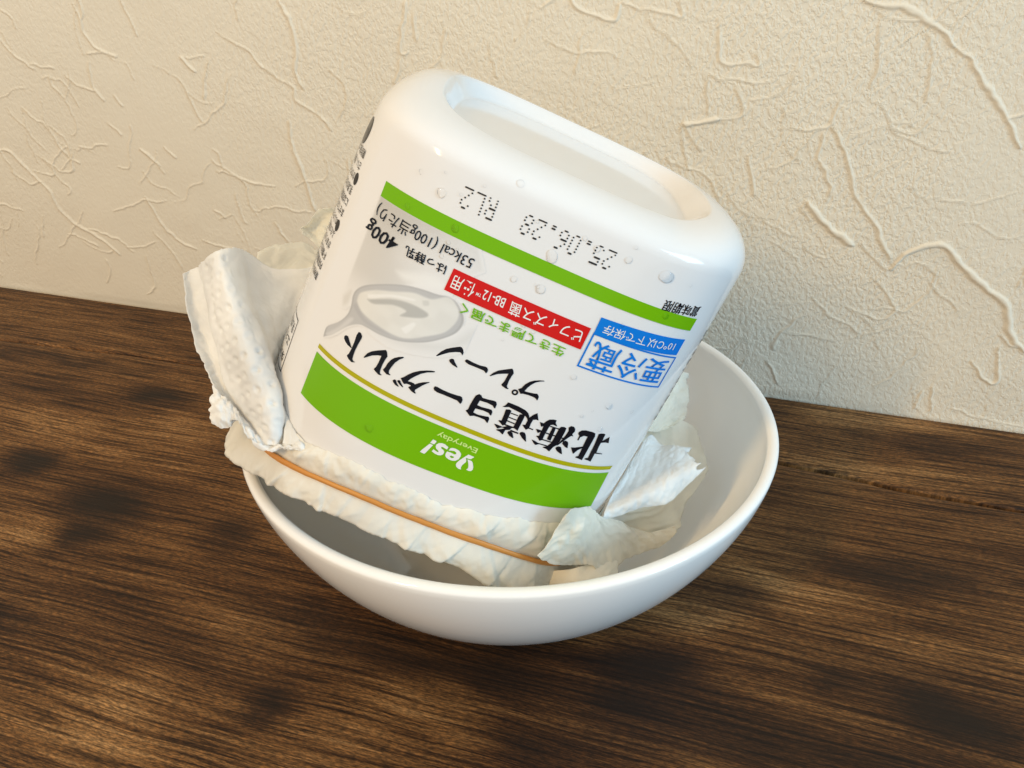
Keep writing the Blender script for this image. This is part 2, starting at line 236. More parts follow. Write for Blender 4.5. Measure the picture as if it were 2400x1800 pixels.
PF = [[(56.8, 18.7, 60.8), (53.8, 13.0, 59.1), (50.9, 7.4, 57.5), (48.0, 1.8, 55.9), (45.2, -4.0, 53.9), (42.4, -9.1, 53.2)], [(60.0, 21.0, 58.7), (58.8, 16.9, 55.9), (57.5, 12.1, 53.7), (54.8, 6.5, 52.1), (51.9, 1.0, 50.6), (49.0, -4.2, 49.8)], [(61.9, 23.0, 56.3), (62.2, 18.7, 53.0), (62.4, 14.1, 51.2), (59.9, 8.3, 49.2), (58.1, 4.3, 48.3), (54.0, -0.1, 48.7)]]
PG = [[(13.2, -67.1, 66.3), (15.5, -66.4, 68.5), (20.5, -57.7, 62.5), (23.4, -55.6, 58.3), (25.9, -53.3, 54.4), (30.3, -49.8, 50.4), (35.9, -46.7, 44.9), (41.9, -42.2, 39.7), (49.8, -33.9, 35.0)], [(11.3, -67.4, 62.5), (15.2, -65.9, 62.6), (19.2, -63.8, 61.4), (22.7, -56.9, 54.2), (26.1, -53.5, 50.1), (31.1, -49.8, 46.4), (36.9, -46.0, 41.1), (42.9, -41.4, 36.2), (50.5, -34.4, 32.4)], [(8.7, -68.0, 57.3), (12.6, -66.4, 56.5), (17.3, -63.6, 54.7), (22.2, -58.6, 49.4), (25.9, -55.1, 45.4), (30.7, -51.0, 41.6), (36.6, -45.5, 37.1), (42.6, -40.9, 33.1), (48.6, -35.4, 30.6)], [(7.0, -68.4, 55.3), (10.5, -66.5, 50.8), (16.3, -62.1, 45.5), (21.9, -60.5, 44.2), (25.5, -58.3, 38.1), (28.7, -54.6, 35.5), (32.4, -48.8, 34.5), (38.5, -43.5, 32.7), (44.2, -38.5, 30.3)]]
PI = [[(10.5, -57.9, 39.8), (16.1, -61.0, 43.3), (21.5, -59.0, 43.3), (26.6, -55.8, 40.9), (30.5, -51.5, 37.7)], [(9.9, -59.6, 36.9), (16.0, -63.2, 40.1), (21.6, -62.0, 40.2), (27.2, -58.5, 38.3), (30.2, -53.9, 35.7)], [(10.1, -61.6, 33.5), (16.6, -65.3, 36.2), (22.1, -64.2, 36.0), (27.9, -60.5, 34.4), (30.9, -55.9, 32.4)]]
PH1 = [[(-59.2, 35.9, 112.9), (-64.2, 34.6, 110.8), (-67.3, 31.7, 107.9), (-67.6, 29.2, 105.6)], [(-57.6, 37.1, 111.1), (-61.9, 36.6, 108.3), (-64.8, 33.8, 105.6), (-65.3, 30.1, 103.3)], [(-55.5, 35.2, 108.0), (-58.4, 33.8, 105.6), (-60.1, 30.1, 103.3), (-61.1, 26.4, 101.0)]]
PH2 = [[(-78.9, 16.9, 104.6), (-73.4, 19.7, 105.5), (-66.3, 24.3, 105.2), (-61.5, 22.5, 102.3)], [(-77.7, 9.0, 103.1), (-72.0, 11.8, 101.9), (-66.2, 14.9, 101.3), (-59.4, 14.6, 100.7)], [(-75.2, 2.3, 99.7), (-70.4, 3.2, 99.2), (-64.4, 5.0, 98.4), (-59.4, 5.9, 97.9)]]
G_title = [[(-33.66,38.83),(-33.07,38.9),(-32.41,38.38),(-32.35,37.78),(-32.64,36.05),(-32.83,34.28),(-32.84,32.79),(-32.71,31.76),(-32.27,31.45),(-31.71,31.51),(-31.89,31.31),(-32.69,30.92),(-33.79,31.19),(-34.48,31.62),(-34.45,31.91),(-34.18,32.36),(-33.93,33.99),(-33.85,36.07),(-33.93,37.76)],[(-36.81,36.06),(-36.15,36.17),(-35.55,35.61),(-34.17,34.31),(-33.91,34.16),(-34.03,34.03),(-35.36,34.15),(-36.31,34.51),(-37.01,35.01),(-37.17,35.56)],[(-30.06,33.89),(-29.5,35.33),(-28.59,36.4),(-27.27,37.39),(-25.51,38.51),(-25.06,38.21),(-24.54,37.23),(-24.74,36.38),(-24.93,34.82),(-24.92,33.15),(-24.77,32.5),(-24.48,32.3),(-24.12,32.31),(-24.39,32.04),(-24.97,31.92),(-25.97,32.28),(-26.49,32.54),(-26.46,32.83),(-26.21,33.36),(-26.02,34.75),(-25.95,36.62),(-26.82,36.28),(-28.18,35.45),(-29.16,34.5),(-29.8,33.86)],[(-20.79,39.07),(-20.88,38.76),(-21.57,38.02),(-22.28,36.74),(-22.73,35.21),(-22.91,34.19),(-22.78,33.7),(-22.5,33.48),(-22.15,33.4),(-22.31,33.2),(-23.13,33.05),(-24.01,33.39),(-24.37,33.65),(-24.07,34.46),(-23.85,35.78),(-23.42,36.93),(-22.86,37.74),(-21.93,38.53),(-21.09,39.03)],[(-19.64,33.87),(-19.08,34.41),(-18.31,35.55),(-17.38,36.66),(-16.1,37.73),(-14.71,38.53),(-13.72,38.97),(-12.88,39.2),(-12.74,39.08),(-12.99,38.83),(-14.39,38.13),(-15.66,37.09),(-16.7,35.83),(-17.46,34.7),(-17.78,33.97),(-16.9,34.16),(-16.21,34.15),(-15.97,33.98),(-15.25,34.72),(-14.33,35.43),(-13.08,36.12),(-12.95,36.03),(-13.37,35.57),(-14.17,34.62),(-14.82,33.64),(-15.35,32.83),(-15.39,32.43),(-15.13,32.19),(-14.86,32.05),(-15.13,31.83),(-16.04,32.0),(-17.03,32.52),(-17.1,32.7),(-16.64,33.27),(-17.09,33.33),(-17.75,33.25),(-18.38,32.87),(-18.97,33.27)],[(-20.9,32.83),(-20.47,32.83),(-20.08,32.31),(-19.31,31.69),(-19.34,31.55),(-20.16,31.6),(-20.94,32.03),(-21.17,32.37)],[(-19.83,33.23),(-19.47,33.19),(-19.14,32.8),(-18.31,32.13),(-18.36,31.91),(-19.25,32.2),(-20.05,32.69),(-20.15,32.91)],[(-11.41,35.74),(-10.94,35.83),(-9.36,35.67),(-7.33,35.68),(-5.72,35.84),(-5.01,35.97),(-4.54,35.87),(-4.15,35.31),(-4.1,34.59),(-4.28,34.05),(-4.57,34.28),(-5.29,34.6),(-6.89,34.61),(-8.91,34.59),(-10.4,34.52),(-11.17,34.71),(-11.56,35.16)],[(-1.15,38.32),(-0.6,38.25),(-0.1,37.76),(1.43,37.92),(2.75,38.17),(3.31,38.13),(3.69,37.62),(3.76,36.45),(3.5,36.44),(2.95,36.89),(1.46,37.02),(-0.36,36.82),(-0.5,35.51),(0.67,35.47),(2.38,35.73),(3.15,35.78),(3.56,35.28),(3.61,34.31),(3.31,34.37),(2.8,34.74),(1.35,34.77),(-0.53,34.51),(-0.59,33.36),(0.71,33.28),(2.38,33.6),(3.19,33.81),(3.56,33.37),(3.61,32.19),(3.31,32.26),(2.68,32.69),(1.29,32.75),(-0.15,32.6),(-0.98,32.14),(-1.6,32.54),(-2.44,33.06),(-2.04,33.63),(-2.05,34.73),(-1.92,36.35),(-1.75,37.61)],[(5.93,39.15),(6.62,39.21),(8.61,39.2),(10.54,38.93),(11.45,38.52),(11.99,37.93),(12.22,37.44),(12.76,38.46),(13.54,39.34),(14.57,37.62),(13.97,37.61),(13.3,37.27),(13.22,36.23),(13.3,35.04),(14.42,34.99),(14.38,34.7),(13.26,34.72),(12.77,34.17),(12.14,34.58),(11.45,35.09),(12.13,35.39),(12.14,36.59),(11.83,37.08),(11.18,37.49),(9.77,37.81),(7.88,37.99),(6.57,38.11),(5.83,37.73),(5.18,37.58),(5.63,38.18),(5.86,38.68)],[(6.21,37.29),(6.97,37.59),(7.57,37.46),(7.57,36.86),(7.63,35.27),(7.69,33.48),(7.15,33.05),(6.55,33.39),(5.71,33.83),(5.97,34.1),(6.41,34.14),(6.35,35.92),(6.22,36.86)],[(9.77,37.41),(10.38,37.67),(11.03,37.53),(11.07,36.55),(11.05,34.94),(11.04,33.11),(10.59,33.32),(9.67,33.54),(9.75,34.99),(9.7,36.56)],[(7.64,36.98),(9.49,37.03),(9.52,36.75),(7.67,36.71)],[(7.67,35.8),(9.67,35.81),(9.7,35.53),(7.71,35.52)],[(7.66,34.8),(9.63,34.78),(9.64,34.45),(7.65,34.5)],[(7.61,33.66),(9.76,33.74),(9.83,33.39),(7.64,33.3)],[(5.12,32.68),(5.81,32.77),(7.29,32.71),(8.14,33.27),(9.11,33.55),(9.48,33.35),(9.16,32.61),(8.25,32.2),(8.19,31.08),(8.08,30.82),(7.2,31.25),(6.22,31.33),(6.33,31.58),(7.36,32.14),(7.9,32.57),(7.2,32.51),(6.33,31.79),(5.7,32.22)],[(9.35,32.8),(11.47,32.78),(11.54,32.4),(9.47,32.33)],[(9.11,32.32),(9.62,32.4),(10.2,32.13),(10.91,31.0),(10.74,30.89),(9.81,31.14),(8.98,31.71)],[(12.22,33.35),(12.87,33.35),(13.37,32.83),(14.17,31.28),(14.02,31.19),(12.83,31.79),(11.82,32.61),(11.82,33.02)],[(15.08,37.38),(16.11,37.38),(16.41,38.11),(17.01,38.83),(17.95,39.2),(18.67,39.25),(18.76,38.47),(19.55,37.73),(19.21,37.72),(18.41,37.83),(17.81,37.51),(17.7,36.56),(17.63,34.89),(17.66,33.03),(17.1,32.61),(16.45,33.21),(15.82,33.48),(16.01,33.75),(16.44,33.83),(16.36,35.03),(15.89,34.44),(15.46,34.77),(14.98,35.32),(15.45,35.39),(16.45,35.42),(16.34,36.66),(15.87,36.29),(15.4,36.9)],[(18.57,37.08),(19.42,37.08),(19.56,35.8),(19.69,33.54),(18.7,33.62),(18.6,34.22),(18.59,35.86)],[(20.5,38.0),(21.26,38.19),(21.92,38.02),(22.02,37.03),(21.99,34.72),(21.85,33.02),(21.11,32.14),(20.68,30.64),(19.72,31.05),(18.62,31.18),(18.79,31.4),(19.46,31.8),(19.61,32.1),(20.11,33.06),(20.16,34.13),(20.22,36.01),(20.23,37.36)],[(17.88,37.35),(20.31,37.39),(20.31,37.09),(17.95,37.02)],[(17.63,35.3),(22.48,35.3),(22.48,34.98),(17.69,34.98)],[(17.52,33.33),(20.41,33.42),(20.45,33.07),(17.56,33.04)],[(15.19,32.28),(15.97,32.23),(17.03,31.97),(19.42,32.09),(19.42,31.75),(17.41,31.73),(16.65,31.16),(15.98,31.59)],[(22.8,38.97),(23.57,38.98),(24.14,38.51),(24.37,37.77),(24.09,36.95),(24.63,36.39),(24.07,36.42),(23.5,35.61),(22.76,34.34),(21.93,32.84),(21.73,32.86),(22.15,34.38),(22.62,36.19),(22.77,37.47),(22.37,38.39)],[(23.33,34.77),(24.0,34.61),(24.39,34.0),(24.77,32.86),(24.0,33.02),(22.9,33.65),(22.76,34.34)],[(22.37,32.75),(22.96,32.73),(23.49,32.05),(24.2,30.84),(23.66,30.91),(22.45,31.39),(21.82,31.95),(21.86,32.42)],[(25.94,38.59),(26.97,38.91),(29.05,38.88),(29.92,38.65),(30.29,37.78),(30.3,35.85),(30.32,33.49),(30.3,30.41),(29.3,30.67),(28.05,30.85),(28.16,31.21),(28.67,31.43),(28.62,32.71),(28.52,33.87),(27.64,33.01),(26.98,31.69),(26.32,32.39),(25.52,33.35),(26.53,33.55),(28.47,34.34),(28.38,36.08),(28.33,37.34),(27.23,37.28),(26.51,36.69),(26.43,35.71),(26.11,35.73),(26.06,36.99),(25.51,37.47),(25.46,37.97)],[(31.57,38.97),(32.4,39.06),(32.97,38.91),(32.99,38.04),(33.14,36.87),(33.78,37.5),(34.7,38.37),(35.49,36.49),(34.35,36.58),(33.02,36.31),(33.12,34.59),(33.34,33.29),(35.41,33.17),(35.37,32.96),(32.99,32.91),(33.11,30.39),(31.93,30.67),(30.83,30.84),(30.97,31.18),(31.72,31.41),(31.56,33.25),(31.43,35.4),(31.08,37.92),(30.97,38.66)]]
G_plain = [[(-14.04,42.96),(-13.36,44.38),(-12.51,45.5),(-11.28,46.44),(-9.77,47.4),(-9.34,47.39),(-8.84,47.0),(-8.48,46.38),(-8.48,45.85),(-8.56,45.6),(-8.8,45.93),(-9.24,46.11),(-10.25,45.71),(-11.54,44.95),(-12.73,43.91),(-13.68,42.99),(-13.88,42.85)],[(-10.43,43.85),(-9.94,43.91),(-9.51,43.39),(-8.44,42.47),(-8.46,42.28),(-9.64,42.46),(-10.44,42.8),(-10.79,43.09),(-10.8,43.49)],[(-7.24,45.15),(-6.81,45.19),(-5.58,45.06),(-3.83,45.05),(-2.46,45.32),(-1.96,45.18),(-1.63,44.79),(-1.6,44.16),(-1.81,43.76),(-2.05,44.02),(-2.52,44.22),(-4.06,44.24),(-6.25,44.19),(-7.05,44.37),(-7.46,44.65)],[(-0.73,43.63),(-0.25,44.67),(0.63,45.67),(1.87,46.49),(3.39,47.42),(3.81,47.07),(4.17,46.45),(4.02,45.65),(3.9,44.24),(3.98,42.9),(4.28,42.56),(4.68,42.42),(4.49,42.22),(3.98,42.18),(3.07,42.41),(2.68,42.64),(2.71,42.91),(2.97,43.66),(3.11,45.89),(2.06,45.41),(0.85,44.79),(-0.12,43.96),(-0.53,43.57)],[(6.73,43.23),(7.36,43.85),(7.74,44.99),(8.46,46.03),(9.33,46.75),(10.42,47.3),(11.46,47.64),(11.63,47.5),(10.68,47.05),(9.79,46.39),(9.05,45.39),(8.6,44.39),(8.31,43.36),(9.31,43.48),(10.57,43.69),(11.35,43.95),(11.91,43.54),(12.07,43.26),(12.11,42.62),(12.03,42.3),(11.67,42.6),(11.13,42.78),(9.61,42.8),(8.21,42.59),(7.72,42.35),(7.22,42.81)],[(7.11,42.5),(7.15,42.32),(7.16,42.1),(7.11,41.91),(7.01,41.74),(6.87,41.58),(6.69,41.48),(6.48,41.42),(6.28,41.42),(6.09,41.46),(5.91,41.55),(5.76,41.68),(5.65,41.86),(6.06,42.03),(6.09,41.95),(6.16,41.91),(6.24,41.86),(6.33,41.85),(6.42,41.86),(6.52,41.87),(6.59,41.93),(6.66,41.99),(6.7,42.06),(6.72,42.16),(6.72,42.23),(6.7,42.32)],[(5.65,41.86),(5.6,42.04),(5.59,42.25),(5.64,42.44),(5.75,42.62),(5.89,42.77),(6.06,42.87),(6.26,42.93),(6.47,42.93),(6.67,42.89),(6.85,42.8),(7.0,42.67),(7.11,42.5),(6.7,42.32),(6.65,42.4),(6.6,42.44),(6.51,42.49),(6.42,42.5),(6.34,42.49),(6.24,42.48),(6.17,42.42),(6.1,42.36),(6.05,42.29),(6.03,42.2),(6.03,42.12),(6.06,42.03)]]
G_yes = [[(-8.36,18.22),(-8.14,18.96),(-7.02,21.3),(-6.12,21.31),(-7.09,18.37),(-7.22,18.19)],[(-6.69,22.72),(-5.86,22.69),(-5.66,22.49),(-5.9,21.77),(-6.04,21.61),(-6.99,21.58)],[(-5.81,19.61),(-5.61,20.3),(-5.15,20.17),(-4.48,20.01),(-4.18,20.14),(-4.47,20.47),(-5.09,20.77),(-5.45,21.28),(-5.43,21.86),(-5.03,22.39),(-4.35,22.72),(-3.55,22.74),(-2.49,22.37),(-2.6,21.63),(-3.13,21.69),(-3.8,21.82),(-4.14,21.67),(-3.93,21.3),(-3.31,21.13),(-2.93,20.71),(-2.96,20.03),(-3.38,19.53),(-3.99,19.31),(-4.82,19.33)],[(-2.12,21.56),(-1.96,22.32),(-1.56,22.59),(-0.7,22.73),(0.27,22.54),(1.0,21.95),(1.15,21.2),(0.99,20.31),(0.46,19.66),(-0.32,19.32),(-0.6,19.95),(-0.49,19.99),(-0.23,20.28),(-0.29,20.49),(-0.93,20.54),(-0.36,21.15),(-0.07,21.45),(-0.27,21.81),(-0.81,21.99),(-1.37,21.84),(-1.8,21.69)],[(-0.32,19.32),(-1.24,19.3),(-2.08,19.6),(-2.41,20.03),(-2.47,20.58),(-2.36,21.16),(-1.32,21.24),(-0.36,21.15),(-0.93,20.54),(-1.38,20.27),(-1.01,19.98),(-0.6,19.95)],[(2.72,22.54),(4.28,22.48),(3.73,21.62),(3.36,21.5),(2.48,21.44),(2.84,20.81),(2.92,20.36),(2.44,19.32),(2.33,18.57),(2.61,17.95),(1.89,17.92),(1.24,18.22),(0.93,18.66),(0.93,19.24),(1.34,20.24),(2.05,21.5)],[(2.98,21.21),(4.11,21.2),(4.52,20.85),(5.1,19.82),(5.26,19.07),(5.0,18.57),(4.46,18.38),(3.77,18.45),(4.05,19.0),(3.9,19.63),(3.51,20.41)]]
G_spoon = [(-44.06,31.28),(-44.09,34.04),(-40.45,37.63),(-38.61,40.67),(-38.42,43.25),(-38.94,45.75),(-38.31,47.84),(-36.01,50.14),(-31.28,52.96),(-26.76,55.03),(-22.79,56.02),(-19.08,56.54),(-16.77,57.16),(-14.72,56.83),(-13.09,55.6),(-11.73,54.23),(-11.28,52.42),(-11.93,50.07),(-13.89,47.76),(-16.8,45.31),(-20.06,43.48),(-23.89,41.98),(-28.21,41.18),(-31.95,40.99),(-34.22,40.57),(-36.89,38.65),(-39.74,35.34),(-41.51,33.36)]
G_yog = [(-37.28,45.3),(-36.99,47.54),(-33.52,50.15),(-29.13,52.2),(-24.44,54.34),(-20.04,54.91),(-16.72,57.03),(-13.99,55.84),(-12.91,54.02),(-13.17,51.52),(-14.62,48.78),(-18.09,46.04),(-21.8,43.61),(-25.27,42.81),(-29.69,42.98),(-33.37,43.34),(-35.79,44.05)]
G_fold = [(-34.65,47.13),(-28.42,50.56),(-23.7,51.71),(-19.62,51.42),(-20.3,49.89),(-25.21,47.85),(-24.54,49.57),(-27.92,49.3),(-32.58,47.08)]

# ================================================================== SETTING
PHI = -0.30143                                     # the wall and the boards run along this direction
WALL_Y = 0.129557
TX, TY = np.array([0.95491, -0.29689]), np.array([0.29689, 0.95491])

def build_wall():
    xs = np.concatenate([np.linspace(-1.6, -0.40, 25)[:-1], np.arange(-0.40, 0.235, 0.0005), np.linspace(0.235, 1.6, 25)])
    zs = np.concatenate([np.linspace(-0.30, 0.0, 4)[:-1], np.arange(0.0, 0.190, 0.0005), np.linspace(0.190, 1.5, 24)])
    X, Z = np.meshgrid(xs, zs); H = np.zeros_like(X); R = np.zeros_like(X)
    more = []
    r = np.random.default_rng(23)
    for k in range(210):
        p = np.array([r.uniform(-395, 225), r.uniform(2, 190)]); ang = r.choice([-1.15, -0.75, -1.5, 0.1, -0.4]) + r.normal(0, 0.25); pts = [p]
        for q in range(r.integers(2, 6)):
            ang += r.normal(0, 0.45); pts.append(pts[-1] + r.uniform(4, 10) * np.array([math.cos(ang), math.sin(ang)]))
        more.append((r.uniform(0.7, 1.5), [tuple(q) for q in pts]))
    for wd, pl in RIDGES + more:
        P = np.array(pl) / 1000; n = max(8, int(np.linalg.norm(np.diff(P, axis=0), axis=1).sum() / 0.0004))
        P = catmull(P, n); hw = wd / 2000 * 0.62; pad = hw * 2
        ix = np.where((xs > P[:, 0].min() - pad) & (xs < P[:, 0].max() + pad))[0]; iz = np.where((zs > P[:, 1].min() - pad) & (zs < P[:, 1].max() + pad))[0]
        if not len(ix) or not len(iz): continue
        a, b, c, d_ = iz[0], iz[-1] + 1, ix[0], ix[-1] + 1
        x, z = X[a:b, c:d_], Z[a:b, c:d_]; x = x + 0.0006 * vnoise(x * 300, z * 300, 5); z = z + 0.0006 * vnoise(x * 300, z * 300, 6)
        D = np.full(x.shape, 9.0); K = np.zeros(x.shape)
        for k, p in enumerate(P):
            dd = (x - p[0]) ** 2 + (z - p[1]) ** 2; m = dd < D; D[m] = dd[m]; K[m] = k / n
        D = np.sqrt(D); loc = hw * (0.75 + 0.5 * (vnoise(K * n / 14, K * 0, 11) * 0.5 + 0.5)) * (0.35 + 0.65 * np.minimum(1, np.minimum(K, 1 - K) * 7))
        prof = 1 - smoothstep(0.45, 1.5, D / loc)
        H[a:b, c:d_] = np.maximum(H[a:b, c:d_], prof * (0.00030 + 0.00015 * wd)); R[a:b, c:d_] = np.maximum(R[a:b, c:d_], 1 - smoothstep(0.8, 2.0, D / loc))
    R = np.maximum(R, 0.74 * smoothstep(0.0, 0.22, -X - 0.02 + 0.05 * fbm(X * 14, Z * 14, 8, 2)))
    fade = smoothstep(0, 0.004, Z)
    y = WALL_Y - H * fade - 0.0004 * fbm(X * 22, Z * 22, 3, 3) * fade
    o = mesh_obj('wall', np.stack([X, y, Z], -1), grid_faces(len(zs), len(xs)), M_WALL)
    at = o.data.attributes.new('ridge', 'FLOAT', 'POINT'); at.data.foreach_set('value', R.ravel().astype(np.float32))
    o.rotation_euler.z = PHI; tag(o, kind='structure')
build_wall()

DARK_MARKS = [(-164.8, 100.9, .9, 11, 7), (-200.6, 50.7, .9, 9, 8), (-156.5, 22.2, 1, 17, 9), (-157.6, 2.7, .7, 12, 8), (39.0, -57.2, .9, 16, 8), (118.7, -15.9, .6, 18, 10), (148.7, -22.1, .55, 16, 8), (-166.2, -36.3, 1, 7, 5), (126.3, -77.3, .9, 14, 8),
         (94.8, -63.9, .5, 10, 6), (30.9, -70.8, .5, 12, 5), (-68.8, -71.3, .6, 6, 5), (-104.5, 3.6, .55, 12, 8), (-12.8, -56.6, .5, 22, 7), (-230, 139, .55, 45, 5), (175, 60, .4, 22, 7), (-120, 118, .5, 24, 8), (70, -30, .4, 20, 8), (-110, 60, .35, 14, 10), (5, -84, .45, 14, 5), (-60, -40, .35, 22, 7), (30, -78, .4, 60, 12), (115, -62, .22, 45, 14), (90, -88, .35, 60, 10), (-40, -55, .35, 30, 6), (0, -50, .3, 40, 5)]  # knots, then broad darker bands across the front of the boards
PALE = [(-118, -64.5, .6, 18, 7), (-120.3, -82.9, .65, 22, 8), (89.3, -26.1, 1.1, 26, 8), (150, 40, .7, 34, 9), (-150, 75, .6, 26, 9), (-110, 95, .5, 30, 8), (-185, 5, .6, 20, 9), (-83.4, -41.6, .5, 22, 10), (160.1, 75.7, .8, 30, 12), (-26.7, -69.9, .6, 22, 9), (62.7, -37.0, .7, 14, 6), (-90, 20, .6, 16, 8), (-210, 80, .5, 24, 10)]

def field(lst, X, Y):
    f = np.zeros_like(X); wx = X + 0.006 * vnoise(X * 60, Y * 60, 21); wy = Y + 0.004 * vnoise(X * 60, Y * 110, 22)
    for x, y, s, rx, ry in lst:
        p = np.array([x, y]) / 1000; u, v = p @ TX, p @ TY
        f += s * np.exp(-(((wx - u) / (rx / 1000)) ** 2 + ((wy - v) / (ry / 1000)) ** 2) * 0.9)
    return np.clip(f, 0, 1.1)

SEAM_X = np.array([-0.8, -0.308, -0.2246, -0.10, 0.0919, 0.1127, 0.1303, 0.1471, 0.1607, 0.1809, 0.8])
SEAM_Y = np.array([0.073, 0.0729, 0.0785, 0.0785, 0.0767, 0.0749, 0.0726, 0.0712, 0.0711, 0.0704, 0.070])
def seam(x): return np.interp(x, SEAM_X, SEAM_Y) + 0.0003 * vnoise(x * 120, x * 0, 31)

table = tag(empty('table', (0, 0, 0), (0, 0, PHI)), 'dark brown rustic wooden tabletop of wide boards against the textured wall', 'table')
def plank(near, far, gap0, gap1):
    xs = np.concatenate([np.linspace(-0.8, -0.34, 16)[:-1], np.arange(-0.34, 0.24, 0.0025), np.linspace(0.24, 0.8, 20)])
    yn, yf = near(xs) + gap0(xs), far(xs) - gap1(xs)
    prof = [(0, -0.02), (0, -0.0012), (0.0004, -0.0004), (0.0012, 0.0)]
    rows = [(yn + a, b) for a, b in prof]
    for k in np.linspace(0, 1, 90)[1:-1]: rows.append((yn + 0.0012 + (yf - yn - 0.0024) * k, 0.0))
    rows += [(yf - a, b) for a, b in prof[::-1]]
    Y = np.stack([r[0] for r in rows]); Z = np.stack([np.full(len(xs), r[1]) for r in rows]); X = np.broadcast_to(xs, Y.shape)
    o = mesh_obj('plank', np.stack([X, Y, Z], -1), grid_faces(len(rows), len(xs)), M_WOOD, table)
    for nm, lst in (('dark_mark', DARK_MARKS), ('pale', PALE)):
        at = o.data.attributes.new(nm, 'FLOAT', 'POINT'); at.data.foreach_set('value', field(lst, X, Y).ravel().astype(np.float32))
    return o
gapw = lambda x: 0.0004 + 0.00095 * smoothstep(0.02, 0.10, x) * (1 - 0.45 * smoothstep(0.15, 0.18, x))
const = lambda v: (lambda x: np.full_like(x, v))
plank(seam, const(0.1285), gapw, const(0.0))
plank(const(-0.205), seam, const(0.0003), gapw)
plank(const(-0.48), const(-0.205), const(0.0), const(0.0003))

# ================================================================== BOWL
def build_bowl():
    R, r0, Hb, p = 0.085, 0.04031, 0.05756, 1.46247
    out = [(0.0, 0.0012), (0.034, 0.0012), (0.0355, 0.0), (0.0395, 0.0)]
    for t in np.linspace(0.0, 0.985, 34): out.append((r0 + (R - r0) * (1 - (1 - t) ** p) ** (1 / p), 0.0003 + t * (Hb - 0.0003)))
    th = 0.0036; ro = out[-1][0]; zr = out[-1][1]
    for a in np.linspace(0, math.pi, 9)[1:]: out.append((ro - th / 2 + th / 2 * math.cos(a), zr + th / 2 * 0.75 * math.sin(a)))
    for t in np.linspace(0.985, 0.0, 34)[1:]:
        out.append((r0 + (R - r0) * (1 - (1 - t) ** p) ** (1 / p) - th, 0.0045 + t * (zr - 0.0045)))
    out += [(0.034, 0.0043), (0.02, 0.0040), (0.0, 0.0040)]
    n = 160; a = np.linspace(0, 2 * math.pi, n, endpoint=False)
    V = np.array([[(max(r, 1e-5) * math.cos(t), max(r, 1e-5) * math.sin(t), z) for t in a] for r, z in out])
    o = mesh_obj('bowl', V, grid_faces(len(out), n, True), M_BOWL)
    return tag(o, 'round glossy white ceramic bowl on the wooden table holding the upside-down tub', 'bowl')
build_bowl()

# ================================================================== YOGURT TUB
TUB_T = Vector((-0.01998, -0.014534, 0.057207)); TUB_R = (-0.14967, 0.413969, -0.092378)
AO, AB, HT, NO, NB, RB = 0.051841, 0.05019, 0.097036, 2.42398, 3.4334, 0.0115
from mathutils import Euler
ROT = np.array(Euler(TUB_R, 'XYZ').to_matrix()); TT = np.array(TUB_T)
def half(z): return AO + (AB - AO) * z / HT
def expo(z): return NO + (NB - NO) * np.clip(z / HT, 0, 1)
def squircle(th, a, n):                            # th = 0 at the middle of the front face, growing to the right
    c, s = np.cos(th), np.sin(th)
    return a * np.sign(s) * np.abs(s) ** (2 / n), -a * np.sign(c) * np.abs(c) ** (2 / n)
def section(th, z):
    a = half(z); x, y = squircle(th, a, expo(z)); k = 1 - np.clip(z / HT, 0, 1)
    return x - (0.0004 + 0.0027 * k) * smoothstep(0.80, 1.0, -x / a) * (1 - smoothstep(0.075, 0.09, z)) - 0.0005 * k * smoothstep(0.85, 1.0, x / a), y
def base_drop(x, y, z): return (1 - 0.75 * smoothstep(0.024, 0.046, x)) * 0.0062 * smoothstep(-0.006, 0.048, -y) * np.clip((z - 0.081) / (HT - 0.081), 0, 1) ** 1.25   # the base slopes down towards the front
_TH = np.linspace(-math.pi, math.pi, 8001); _ZS = np.linspace(-0.035, HT - 0.002, 70); _TAB = []
for _z in _ZS:
    _x, _y = section(_TH, _z); _s = np.concatenate([[0], np.cumsum(np.hypot(np.diff(_x), np.diff(_y)))]); _TAB.append((_s - _s[4000], _x, _y))
def skin(s, z, off=0.0):
    """point of the tub's side wall at arc length s from the middle of the front face, height z, lifted by off (tub frame)"""
    s = np.asarray(s, float).ravel(); z = np.broadcast_to(np.asarray(z, float), s.shape).ravel() if np.ndim(z) == 0 else np.asarray(z, float).ravel()
    f = np.clip((z - _ZS[0]) / (_ZS[1] - _ZS[0]), 0, len(_ZS) - 1.001); i = f.astype(int); f = f - i
    x = np.zeros_like(s); y = np.zeros_like(s)
    for k in np.unique(i):
        m = i == k; g = f[m]; A, B = _TAB[k], _TAB[k + 1]
        x[m] = np.interp(s[m], A[0], A[1]) * (1 - g) + np.interp(s[m], B[0], B[1]) * g
        y[m] = np.interp(s[m], A[0], A[2]) * (1 - g) + np.interp(s[m], B[0], B[2]) * g
    n = expo(z); a = half(z)
    nx = np.sign(x) * np.abs(x / a) ** (n - 1); ny = np.sign(y) * np.abs(y / a) ** (n - 1); l = np.hypot(nx, ny) + 1e-9; nx, ny = nx / l, ny / l
    zz = z.copy(); over = z > HT - RB; k = np.arcsin(np.clip((z - (HT - RB)) / RB, 0, 0.99)); ins = np.where(over, RB * (1 - np.cos(k)), 0)
    x = x - nx * ins; y = y - ny * ins; ck, sk = np.where(over, np.cos(k), 1), np.where(over, np.sin(k), 0.0)
    N = np.stack([nx * ck, ny * ck, sk], -1)
    zz = zz - base_drop(x, y, zz)
    return np.stack([x, y, zz], -1) + N * np.broadcast_to(np.asarray(off, float), s.shape)[:, None], N
def to_world(P): return np.asarray(P) @ ROT.T + TT

